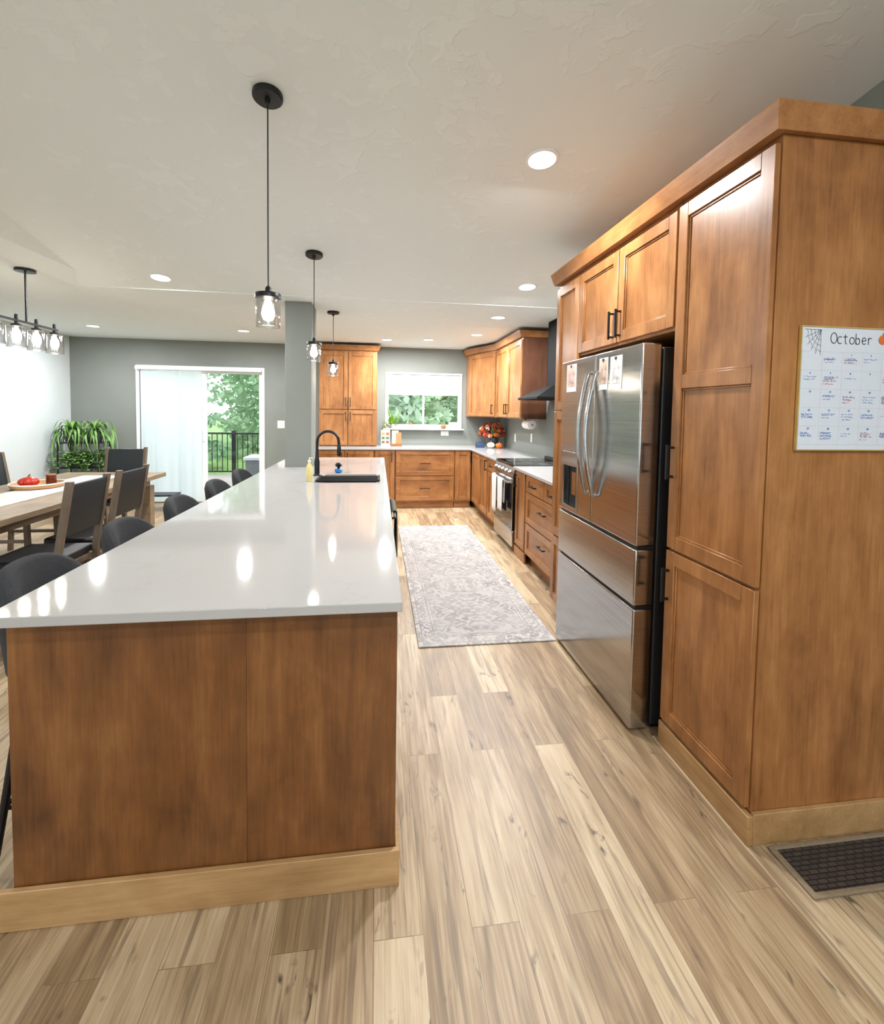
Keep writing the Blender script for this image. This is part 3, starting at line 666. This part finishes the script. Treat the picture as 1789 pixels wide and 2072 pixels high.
# ------------------------------------------------------------ wall calendar
t = thing('wall_calendar', 'gold-framed whiteboard calendar headed October on the pantry side', 'calendar', (1.64, 1.398, 1.372))
X0, X1, Z0, Z1, yy = 1.38, 1.93, 1.368, 1.782, 1.398
MB().plate('xz', (X0, X1), (Z0, Z1), (yy-.010, yy), [(X0+.0035, X1-.0035, Z0+.0035, Z1-.0035)]).build('frame', gold, t, world=True)
MB().box(X0+.0035, X1-.0035, yy-.007, yy, Z0+.0035, Z1-.0035).build('whiteboard', plain('whiteboard_white', srgb(206, 212, 221), .25, noise=.01), t, world=True)
L0 = Vector((X0, yy-.0078, Z0))-t.location
ink = plain('black_ink', srgb(30, 30, 50), .6); inkb = plain('blue_ink', srgb(50, 110, 190), .6); inkr = plain('red_ink', srgb(200, 60, 60), .6); inkg = plain('grey_ink', srgb(150, 155, 165), .6)
def arcp(cx_, cz_, rx, rz_, a0, a1, n=14): return [(cx_+rx*math.cos(math.radians(a0+(a1-a0)*k/n)), cz_+rz_*math.sin(math.radians(a0+(a1-a0)*k/n))) for k in range(n+1)]
LET = [[arcp(.5, .62, .42, .56, 95, 460, 22)],
       [arcp(.5, .42, .34, .38, 50, 310)],
       [[(.35, 1.05), (.36, .5), (.4, .12), (.6, .03)], [(.08, .78), (.68, .80)]],
       [arcp(.45, .4, .34, .36, 100, 460, 18)],
       [[(.1, 1.2), (.12, .05)], arcp(.38, .36, .28, .33, 130, -150, 14)],
       [[(.1, .40), (.66, .46)]+arcp(.42, .42, .28, .36, 10, 320, 14)],
       [[(.16, .78), (.18, .04)], [(.18, .5)]+arcp(.42, .48, .24, .28, 150, 40, 6)]]
mb = MB(); sx_ = .0275; zx = L0.x+.110; zz0 = L0.z+.357
for i, strokes in enumerate(LET):
    for s_ in strokes: mb.ribbon([(zx+(i*.86+a)*sx_, L0.y, zz0+b*sx_*1.12) for a, b in s_], .0026, nrm=(0, 1, 0))
mb.build('title_text', ink, t, recalc=False)
mb = MB(); c0 = Vector((L0.x+.075, L0.y, L0.z+.402))
for k in range(6):
    a = PI+k*PI/10; mb.ribbon([c0, c0+Vector((math.cos(a)*.062, 0, math.sin(a)*.085))], .001, nrm=(0, 1, 0))
for r_ in (.2, .42, .64, .86):
    mb.ribbon([c0+Vector((math.cos(PI+k*PI/20)*.062*r_*(.9 if k % 2 else 1), 0, math.sin(PI+k*PI/20)*.085*r_*(.9 if k % 2 else 1))) for k in range(11)], .0009, nrm=(0, 1, 0))
mb.build('web_drawing', ink, t, recalc=False)
mb = MB(); pcx = L0.x+.312
mb.bm.faces.new([mb.bm.verts.new((pcx+.017*math.cos(a)*(1-.06*abs(math.sin(3*a))), L0.y-.0008, L0.z+.376+.016*math.sin(a))) for a in [2*PI*k/36 for k in range(36)]])
mb.build('pumpkin_doodle', orange, t, recalc=False)
MB().box(pcx-.002, pcx+.002, L0.y-.0012, L0.y-.0002, L0.z+.391, L0.z+.399).build('pumpkin_stem', green, t)
cw = .0765; rh = .062; x00 = L0.x+.007; zt = L0.z+.330
mb = MB()
for r_ in range(6):
    for k in range(70): mb.box(x00+k*.0077, x00+k*.0077+.0022, L0.y-.0002, L0.y, zt-r_*rh-.0005, zt-r_*rh+.0005)
for c_ in range(8):
    for k in range(40): mb.box(x00+c_*cw-.0005, x00+c_*cw+.0005, L0.y-.0002, L0.y, zt-k*.0079-.0022, zt-k*.0079)
mb.build('grid_lines', inkg, t)
n_ = 1
for r_ in range(5):
    for c_ in range(7):
        if (r_ == 0 and c_ < 2) or n_ > 31: continue
        text_mesh(str(n_), .009, inkb, 'day_number', t, (x00+c_*cw+.032, L0.y, zt-r_*rh-.012)); n_ += 1
for mt, sd in ((inkb, 1), (inkr, 2), (inkb, 3)):
    rn = random.Random(sd); mb = MB()
    for r_ in range(5):
        for c_ in range(7):
            if rn.random() < (.36 if mt is inkb else .5) or (c_ == 0 and mt is inkr): continue
            for ln in range(rn.choice((1, 2, 3))):
                x = x00+c_*cw+.006+rn.uniform(0, .006); z = zt-r_*rh-.022-ln*.009-(.005 if mt is inkr else 0)-(.003 if sd == 3 else 0); x1_ = x+rn.uniform(.025, .055); pts = []
                while x < x1_:
                    if rn.random() < .12 and len(pts) > 3: mb.ribbon(pts, .0011, nrm=(0, 1, 0)); pts = []; x += .003
                    pts.append((x, L0.y, z+rn.uniform(-.0024, .003))); x += .0014
                if len(pts) > 1: mb.ribbon(pts, .0011, nrm=(0, 1, 0))
    mb.build('handwriting', mt, t, recalc=False)

# ------------------------------------------------------------ rug, vent
tag(MB().box(.2625, 1.1575, 2.85, 5.93, .0005, .009).build('runner_rug', rug_mat(), bevel=.003), 'long pale grey runner rug with faded ornate pattern in the aisle', 'rug')
t = thing('floor_vent', 'dark woven-pattern floor vent with grey-brown frame beside the pantry base', 'floor vent', (1.6, 1.28, 0))
MB().plate('xy', (1.335, 1.90), (1.195, 1.372), (.0005, .012), [(1.355, 1.88, 1.212, 1.355)]).build('frame', plain('grey_brown_frame', srgb(128, 112, 90), .8, noise=.15, nscale=150, bmp=.3), t, world=True, bevel=.004)
MB().box(1.355, 1.88, 1.212, 1.355, .0005, .008).build('grille', mat_mat(), t, world=True)

# ------------------------------------------------------------ bar stools
st = thing('bar_stool', 'charcoal upholstered bar stool nearest the island end panel', 'bar stool', (-1.0, 1.74, 0), 0, 'bar stools along the island')
def shell(r0, r1, z0, z1, amax, thick, n=22):
    mb = MB(); rings = []
    for i in range(n+1):
        a = PI-amax+2*amax*i/n; k = abs((i/n)*2-1); top = z1-(z1-z0)*.45*k**3; bot = z0; cr = []
        prof = [(-.5, 0), (-.5, .85), (-.3, .97), (0, 1), (.3, .97), (.5, .85), (.5, 0), (0, -.05)]
        for px, pz in prof:
            zz = bot+(top-bot)*pz; rr = r0+(r1-r0)*pz+px*thick*(1-.5*k**4)
            cr.append((rr*math.cos(a), rr*math.sin(a)*1.1, zz))
        rings.append(cr)
    return mb.loft(rings)
shell(.165, .195, .63, .962, 1.2, .065).build('backrest', charcoal, st, bevel=.006)
MB().lathe([(.15, .585), (.19, .60), (.20, .63), (.19, .655), (.12, .67), (.001, .672)], n=32).build('seat', charcoal, st)
for sx in (-1, 1):
    for sy in (-1, 1): MB().tube([(sx*.11, sy*.12, .59), (sx*.17, sy*.19, .0)], [.014, .010], 10).build('leg', blk, st)
MB().tube([(-.147, -.164, .22), (.147, -.164, .22), (.147, .164, .22), (-.147, .164, .22)], .008, 8, closed=True).build('footrest', blk, st)
for y, lb in ((2.32, 'second charcoal bar stool from the near end of the island'), (2.92, 'middle charcoal bar stool of the row along the island'), (3.56, 'fourth charcoal bar stool from the near end of the island'), (4.18, 'farthest charcoal bar stool, nearest the grey column')):
    dup(st, (-1.0, y, 0), 0, lb)

# ------------------------------------------------------------ dining set
t = thing('dining_table', 'long grey-brown wooden dining table left of the island', 'dining table', (-2.82, 4.0, 0))
MB().box(-3.32, -2.32, 2.45, 5.53, .715, .76).build('tabletop', gwoody, t, world=True, bevel=.005)
MB().box(-3.22, -2.42, 2.60, 5.38, .64, .7145).build('apron', gwoody, t, world=True)
for x in (-3.2, -2.44):
    for y in (2.62, 5.36): MB().box(x-.05, x+.05, y-.05, y+.05, 0, .639).build('leg', gwoody, t, world=True, bevel=.004)
tag(MB().box(-3.0, -2.62, 2.9, 5.25, .7605, .763).build('table_runner', plain('runner_cloth', srgb(198, 194, 190), .9, noise=.12, nscale=20), bevel=.001), 'off-white cloth runner laid along the dining table', 'table runner')
tx, ty = hit(76, 984, Z=.77).xy
t = thing('serving_tray', 'round wooden tray holding candles on the dining table', 'tray', (tx, ty, .7635))
MB().lathe([(.17, 0), (.185, .008), (.19, .03), (.18, .03), (.172, .012), (.001, .011)], n=36).build('tray_base', plain('tray_wood', srgb(196, 150, 104), .5), t)
MB().tube([(.19*math.cos(a), .19*math.sin(a), .036) for a in [2*PI*k/36 for k in range(36)]], .007, 6, closed=True).build('bead_rim', cream, t)
def pumpkin(name, label, cat, loc, r, h, m, group=None):
    t = thing(name, label, cat, loc, 0, group)
    MB().ball((0, 0, h/2), (r, r, h/2), 32, 12, .16, 8).build('body', m, t)
    MB().tube([(0, 0, h*.9), (.0, .004, h*1.1), (.008, .006, h*1.25)], [r*.14, r*.1, r*.09], 7).build('stem', brown, t)
    return t
pumpkin('pumpkin', 'small red-orange decorative pumpkin on the wooden tray', 'pumpkin', (tx-.03, ty-.06, .7755), .075, .085, red)
t = thing('candle_jar', 'brown glass candle jar on the wooden tray', 'candle', (tx+.06, ty+.08, .7755))
MB().lathe([(.035, 0), (.038, .005), (.038, .08), (.034, .08)]).build('jar', plain('amber_glass', srgb(96, 44, 24), .15), t); MB().lathe([(.036, .08), (.038, .083), (.036, .092), (.001, .094)]).build('lid', brown, t)
ch = thing('dining_chair', 'nearest dining chair with dark upholstered back on the island side of the table', 'chair', (-2.20, 3.42, 0), 0, 'dining chairs')
for sy in (-1, 1):
    y = sy*.205
    MB().loft([[(x-.02, y-.016, z), (x+.02, y-.016, z), (x+.02, y+.016, z), (x-.02, y+.016, z)] for x, z in ((.225, 0), (.20, .42), (.205, .52), (.285, 1.0))]).build('back_post', gwood, ch, bevel=.003)
    MB().loft([[(x-.02, y-.02, z), (x+.02, y-.02, z), (x+.02, y+.02, z), (x-.02, y+.02, z)] for x, z in ((-.215, 0), (-.205, .43))]).build('leg', gwood, ch, bevel=.003)
    MB().box(-.186, .186, y-.011, y+.011, .18, .21).build('stretcher', gwood, ch)
MB().box(-.225, .185, -.185, .185, .40, .44).build('seat_frame', gwood, ch, bevel=.003)
MB().box(-.235, .18, -.225, .225, .441, .50).build('seat', leather, ch, bevel=.018, seg=3)
mb = MB(); rings = []
for z, x in ((.64, .225), (.655, .228), (.80, .252), (.965, .279), (.98, .282)):
    e = .008 if z in (.64, .98) else .014
    rings.append([(x-e, -.187, z), (x, -.187, z), (x+e, -.187, z), (x+e, .187, z), (x, .187, z), (x-e, .187, z)])
mb.loft(rings).build('backrest', slate, ch, bevel=.004)
dup(ch, (-2.20, 3.99, 0), 0, 'second dining chair with dark upholstered back on the island side')
dup(ch, (-2.93, 5.68, 0), PI/2, 'dining chair at the far end of the table')
dup(ch, (-3.47, 5.05, 0), PI, 'dining chair at left frame edge on the wall side of the table')
t = thing('step_stool', 'low black step stool on the floor near the sliding door', 'stool', (-3.08, 7.15, 0))
MB().box(-.23, .23, -.13, .13, .215, .24).build('top', blk, t, bevel=.008)
for sx in (-1, 1):
    for sy in (-1, 1): MB().tube([(sx*.19, sy*.10, .215), (sx*.22, sy*.12, 0)], .012, 8).build('leg', blk, t)

# ------------------------------------------------------------ plants
def arch_leaves(n, L0, L1, c, w=.014, up=.5, seed=1, droop=1.0, lim=None):
    rn = random.Random(seed); mb = MB()
    for i in range(n):
        a = rn.uniform(0, 2*PI); L = rn.uniform(L0, L1); e = rn.uniform(.15, 1)*up; pts = []; ws = []
        bend = rn.uniform(-.9, .9)
        for k in range(9):
            s = k/8; rad = L*(s*(.95-.2*e)-.25*s**3); zz = L*(e*1.5*s-droop*1.25*s**2.3); aa = a+bend*s*s
            x_, y_ = c[0]+math.cos(aa)*rad, c[1]+math.sin(aa)*rad
            if lim: x_ = max(x_, lim[0]+.004*i/n); y_ = min(y_, lim[1]-.004*i/n)
            pts.append((x_, y_, c[2]+zz)); ws.append(w*(.5+1.2*s-1.6*s**2.2))
        mb.ribbon(pts, ws)
    return mb
px, py = -4.12, 7.25
t = thing('plant_stand', 'black metal tiered plant stand in the corner by the sliding door', 'plant stand', (px, py, 0))
for sx in (-1, 1):
    for sy in (-1, 1): MB().tube([(sx*.26, sy*.14, 0), (sx*.26, sy*.14, .98)], .01, 8).build('post', blk, t)
for z in (.25, .60, .95): MB().box(-.27, .27, -.15, .15, z, z+.015).build('shelf', blk, t)
tiers = [(-.15, 0, .9655, .115, 'spider plant at left on the top tier of the plant stand'), (.14, 0, .9655, .115, 'spider plant at right on the top tier of the plant stand'),
         (-.13, 0, .6155, .11, 'trailing plant at left on the middle tier of the stand'), (.14, 0, .6155, .11, 'trailing plant at right on the middle tier of the stand'), (0, 0, .2655, .12, 'leafy plant on the lowest tier of the stand')]
def fern_leaves(n, c, R, seed, lim):
    # drooping stems carrying small oval leaflets
    rn = random.Random(seed); mb = MB()
    for i in range(n):
        a = rn.uniform(0, 2*PI); L = rn.uniform(.4, 1)*R; e = rn.uniform(.2, 1.0); pts = []
        for k in range(8):
            s = k/7; rad = L*(s*.9-.2*s**3); zz = L*(e*1.3*s-1.25*s**2.2)
            pts.append(Vector((max(c[0]+math.cos(a)*rad, lim[0]), min(c[1]+math.sin(a)*rad, lim[1]), c[2]+zz)))
        mb.ribbon(pts, .004)
        for k in range(1, 8):
            for sd_ in (-1, 1):
                p0 = pts[k]; q_ = a+sd_*rn.uniform(.6, 1.3); ll = rn.uniform(.035, .065)
                dv = Vector((math.cos(q_), math.sin(q_), rn.uniform(-.7, .3))).normalized()*ll
                sdv = Vector((-math.sin(q_), math.cos(q_), rn.uniform(-.3, .3)))*ll*.32
                vs = [p0, p0+dv*.45+sdv, p0+dv, p0+dv*.45-sdv]
                vs = [Vector((max(v_.x, lim[0]), min(v_.y, lim[1]), v_.z)) for v_ in vs]
                mb.bm.faces.new([mb.bm.verts.new(v_) for v_ in vs])
    return mb
for i, (ax, ay, z, r, lb) in enumerate(tiers):
    q = thing('potted_plant', lb, 'plant', (px+ax, py+ay, z), 0, 'plants on the plant stand')
    MB().lathe([(r*.68, 0), (r*.9, .14), (r*.95, .15), (r*.85, .15), (r*.8, .13), (.001, .13)]).build('pot', teal, q)
    lm = (XL+.02-px-ax, YB-.03-py-ay)
    if i in (0, 1): arch_leaves(60, .20, .50, (0, 0, .13), .034, 1.0, seed=i, droop=1.15, lim=lm).build('leaves', green, q, recalc=False)
    else: fern_leaves(46, (0, 0, .13), .42, 20+i, lm).build('leaves', green, q, recalc=False)
p = hit(795, 866, Y=7.66)
sp = thing('potted_plant', 'small bright green grassy plant on the window sill', 'plant', (p.x, 7.645, 1.1905))
MB().lathe([(.035, 0), (.05, .07), (.044, .07), (.001, .065)]).build('pot', cream, sp); arch_leaves(60, .18, .30, (0, 0, .06), .022, 1.0, 9, .35, lim=(-1, .03)).build('leaves', plain('lime_leaf', srgb(140, 186, 60), .5, noise=.2), sp, recalc=False)
def sillx(u): return hit(u, 864, Y=7.65).x
t = thing('wooden_house', 'small cream ornament house on the window sill', 'ornament', (sillx(831), 7.65, 1.1905))
MB().box(-.05, .05, -.025, .025, 0, .07).build('body', cream, t, bevel=.002); MB().loft([[(-.055, -.028, .0705), (.055, -.028, .0705), (0, -.028, .11)], [(-.055, .028, .0705), (.055, .028, .0705), (0, .028, .11)]]).build('roof', brown, t)
pumpkin('pumpkin', 'tan mini pumpkin on the window sill', 'pumpkin', (sillx(897), 7.65, 1.1905), .048, .075, plain('tan_skin', srgb(150, 106, 68), .6))
t = thing('picture_frame', 'small cream framed card at the right end of the window sill', 'picture frame', (sillx(918), 7.65, 1.1905))
MB().plate('xz', (-.085, .085), (0, .11), (-.01, .01), [(-.07, .07, .015, .095)]).build('frame', cream, t); MB().box(-.07, .07, -.003, .008, .015, .095).build('card', paper, t)
# back counter
cz = .9205
t = thing('recipe_book', 'white recipe book with colour pictures standing on the back counter', 'book', (.115, 7.45, cz))
MB().box(-.07, .07, -.015, .015, 0, .25).build('cover', paper, t, bevel=.002)
for ix in (-.035, .033):
    for iz in (.06, .125, .19): MB().box(ix-.025, ix+.025, -.0165, -.0155, iz-.022, iz+.022).build('picture', plain('food_picture', srgb(*random.choice([(150, 90, 60), (90, 110, 70), (180, 140, 90)])), .5, noise=.4, nscale=60), t)
t = thing('cutting_board_stand', 'wooden boards and cards in a stand beside the recipe book', 'cutting board', (.29, 7.45, cz))
MB().box(-.085, .085, -.03, .05, 0, .03).build('stand', brown, t, bevel=.003)
MB().box(-.075, .03, .005, .02, .0305, .24).build('board', plain('pale_board', srgb(222, 196, 160), .5), t, bevel=.004); MB().box(-.005, .075, -.018, -.005, .0305, .21).build('board', plain('tan_board', srgb(176, 120, 78), .5), t, bevel=.004)
# corner decor
t = thing('flower_arrangement', 'bunch of orange, red and white autumn flowers in a dark pot in the corner', 'flowers', (1.80, 7.30, cz))
MB().lathe([(.06, 0), (.085, .03), (.095, .10), (.085, .15), (.075, .15), (.07, .13), (.001, .13)], n=28).build('pot', teal, t)
for mt, sd, n_b in ((plain('rust_petals', srgb(150, 44, 24), .6), 3, 30), (orange, 5, 34), (plain('dark_red_petals', srgb(110, 28, 20), .6), 8, 26), (cream, 11, 10)):
    rn = random.Random(sd); mb = MB()
    for i in range(n_b):
        a = rn.uniform(0, 2*PI); e = rn.uniform(-.3, 1); rr = .19*math.sqrt(max(.05, 1-e*e*.85)); c = Vector((rr*math.cos(a), rr*math.sin(a)*.8, .22+.15*e))
        for k in range(6):
            b_ = k*PI/3; mb.ball(c+Vector((.018*math.cos(b_), .006, .018*math.sin(b_))), (.014, .009, .014), 6, 4)
    mb.build('blossoms', mt, t)
mb = MB(); rn = random.Random(2)
for i in range(30):
    a = rn.uniform(0, 2*PI); mb.ribbon([(0, 0, .14), (math.cos(a)*.08, math.sin(a)*.05, .22), (math.cos(a)*.19, math.sin(a)*.12, rn.uniform(.16, .36))], [.012, .03, .006])
mb.build('leaves', green, t, recalc=False)
pumpkin('pumpkin', 'small orange pumpkin on the counter in front of the flowers', 'pumpkin', (1.86, 7.07, cz), .06, .085, orange)
pumpkin('pumpkin', 'small white pumpkin on the counter in front of the flowers', 'pumpkin', (1.735, 7.10, cz), .062, .09, cream)
t = thing('smart_speaker', 'small dark display device on the counter left of flowers', 'speaker', (1.59, 7.22, cz))
MB().hexa([(-.07, -.03, 0), (.07, -.03, 0), (.07, .03, 0), (-.07, .03, 0), (-.065, -.005, .085), (.065, -.005, .085), (.065, .02, .085), (-.065, .02, .085)]).build('housing', dgrey, t, bevel=.006)
MB().hexa([(-.055, -.0305, .01), (.055, -.0305, .01), (.055, -.028, .01), (-.055, -.028, .01), (-.053, -.0085, .076), (.053, -.0085, .076), (.053, -.006, .076), (-.053, -.006, .076)]).build('screen', plain('screen_blue', srgb(50, 70, 110), .2), t)
def outlet(name, p, axis, label, w=.07, h=.115):
    t = thing(name, label, 'outlet' if 'outlet' in name else 'light switch', p, 0)
    if axis == 'y':
        MB().box(-w/2, w/2, -.006, 0, -h/2, h/2).build('cover_plate', white, t, bevel=.002)
        for k in (-1, 1): MB().box(-.014, .014, -.008, -.006, k*.025-.012, k*.025+.012).build('socket' if 'outlet' in name else 'rocker', cream, t)
    else:
        MB().box(-.006, 0, -w/2, w/2, -h/2, h/2).build('cover_plate', white, t, bevel=.002)
        for k in (-1, 1): MB().box(-.008, -.006, -.014, .014, k*.025-.012, k*.025+.012).build('socket', cream, t)
p = hit(900, 877, Y=YB-.001); outlet('wall_outlet', (p.x, YB-.001, p.z), 'y', 'white outlet plate on the wall under the kitchen window', .13, .075)
p = hit(569, 859, Y=YB-.001); outlet('light_switch', (p.x, YB-.001, p.z), 'y', 'white light switch on the grey wall right of sliding door', .11, .12)
p = hit(1043, 886, X=XR-.001); outlet('wall_outlet', (XR-.001, p.y, p.z), 'x', 'white outlet on the right wall nearer the corner')
p = hit(1076, 886, X=XR-.001); outlet('wall_outlet', (XR-.001, p.y, p.z), 'x', 'white outlet on the right wall nearer the range')

# ------------------------------------------------------------ lights
def lamp(loc, power, col=(.985, .99, 1), size=.13, rot=None):
    l = bpy.data.lights.new('downlight_and_fill', 'AREA'); l.shape = 'DISK'; l.size = size; l.energy = power; l.color = col
    o = bpy.data.objects.new('downlight_and_fill', l); C.objects.link(o); o.location = loc
    if rot: o.rotation_euler = rot
    return o
CANS = [(1097, 322, 'brightest recessed ceiling light, nearest the pantry crown'), (1067, 580, 'recessed ceiling light just left of the far end of the tall cabinets'), (325, 561, 'recessed ceiling light between the dining fixture and first pendant'),
        (188, 659, 'leftmost recessed ceiling light, near the corner above the plants'), (493, 669, 'recessed ceiling light in front of the sliding door'), (783, 687, 'recessed ceiling light right of the hutch top'),
        (867, 687, 'recessed ceiling light above the kitchen window'), (965, 677, 'recessed ceiling light before the corner wall cabinet'), (1008, 642, 'recessed ceiling light near the range hood chimney')]
tilt = Matrix.Rotation(-math.atan(SL), 4, 'X')
for u, v, lb in CANS:
    p = hit_ceiling(u, v); sl = p.y < YC and p.x > XV
    z = ceil_z(p.x, p.y)
    t = thing('recessed_light', lb, 'ceiling light', (p.x, p.y, z-.0005), 0, 'recessed ceiling lights')
    if sl: t.rotation_euler = (-math.atan(SL), 0, 0)
    MB().lathe([(.085, 0), (.085, -.004), (.078, -.007), (.070, -.007), (.070, 0)], n=36).build('trim_ring', white, t)
    MB().lathe([(.0695, -.001), (.0695, -.005), (.001, -.006)], n=36).build('lens', lens_m, t)
    lamp((p.x, p.y, z-.03), 40)
for x, y, e in ((.9, -.6, 46), (-.9, -.4, 6), (-3.4, 1.5, 38), (-3.4, -1.0, 28), (-.9, -2.2, 22), (1.0, -2.2, 46)):  # unseen fill lamps added outside the frame, no fixtures modelled
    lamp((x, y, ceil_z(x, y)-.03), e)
def pend_glass(par, z1, r=.054, h=.125):
    MB().lathe([(r*.9, z1), (r, z1-.01), (r, z1-h), (r-.003, z1-h), (r-.003, z1-.012), (r*.85, z1-.003)], n=28, cap=False).build('glass_shade', shade_m, par)
    MB().lathe([(.010, z1), (.012, z1-.02), (.025, z1-.045), (.028, z1-.062), (.020, z1-.08), (.001, z1-.088)], n=18).build('bulb', bulb_m, par)
def plamp(loc, w):
    l = bpy.data.lights.new('bulb_glow', 'POINT'); l.energy = w; l.color = (1, .86, .7); l.shadow_soft_size = .03
    o = bpy.data.objects.new('bulb_glow', l); C.objects.link(o); o.location = loc
for y, lb in ((2.135, 'nearest black pendant with clear glass cylinder over the island'), (3.59, 'middle black pendant with clear glass cylinder over the island'), (5.07, 'farthest black pendant with clear glass cylinder, before the hutch')):
    x = -.475; z = ceil_z(x, y)
    t = thing('pendant_light', lb, 'pendant light', (x, y, z), 0, 'island pendants')
    rm = tilt if y < YC else None
    MB().lathe([(.001, -.001), (.062, -.001), (.062, -.018), (.056, -.024), (.012, -.026), (.010, -.045), (.001, -.046)], n=32, mat=rm).build('canopy', blk, t)
    zc = 1.978-z
    MB().tube([(0, 0, -.03), (0, 0, zc+.02)], .003, 8).build('cord', blk, t)
    MB().lathe([(.004, zc+.03), (.012, zc+.02), (.014, zc), (.052, zc-.004), (.054, zc-.008), (.054, zc-.024), (.050, zc-.026), (.001, zc-.026)], n=28).build('socket_cap', blk, t)
    q = zc-.0265; pend_glass(t, q, .051, .12)
    plamp((x, y, 1.81), 3.0)
bx = -2.65; by = 3.99; bz = 2.10
t = thing('linear_chandelier', 'black four-light bar chandelier with glass shades over dining table', 'chandelier', (bx, by, CH))
MB().lathe([(.001, -.001), (.065, -.001), (.065, -.02), (.012, -.024), (.001, -.024)], n=32).build('canopy', blk, t)
MB().tube([(0, 0, -.02), (0, 0, bz-CH)], .007, 8).build('rod', blk, t)
MB().box(-.008, .008, -.345, .345, bz-CH-.008, bz-CH+.008).build('bar', blk, t)
for k in (-.31, -.103, .103, .31):
    MB().lathe([(.010, .045), (.012, .01), (.012, -.02), (.032, -.028), (.032, -.042), (.001, -.042)], (0, k, bz-CH), n=20).build('socket', blk, t)
    MB().lathe([(.05, -.043), (.062, -.052), (.062, -.195), (.059, -.195), (.059, -.054), (.045, -.046)], (0, k, bz-CH), n=24, cap=False).build('glass_shade', shade_m, t)
    MB().lathe([(.010, -.043), (.012, -.06), (.027, -.09), (.030, -.115), (.02, -.14), (.001, -.15)], (0, k, bz-CH), n=16).build('bulb', bulb_m, t)
    plamp((bx, by+k, bz-.21), 2)

# ------------------------------------------------------------ world
w = bpy.data.worlds.new('world'); S.world = w; w.use_nodes = True; nt = w.node_tree; bg = nt.nodes['Background']
tc = N(nt, 'ShaderNodeTexCoord'); sp_ = N(nt, 'ShaderNodeSeparateXYZ'); nt.links.new(tc.outputs['Generated'], sp_.inputs[0])
nt.links.new(ramp(nt, sp_.outputs[2], [(0, (.82, .94, .97, 1)), (.5, (.86, .95, 1, 1)), (1, (.78, .9, 1, 1))]), bg.inputs['Color'])
bg.inputs['Strength'].default_value = 2.9
sn = bpy.data.lights.new('sun', 'SUN'); sn.energy = 3; sn.angle = .2; so = bpy.data.objects.new('sun', sn); C.objects.link(so); so.rotation_euler = (math.radians(35), math.radians(25), 0)
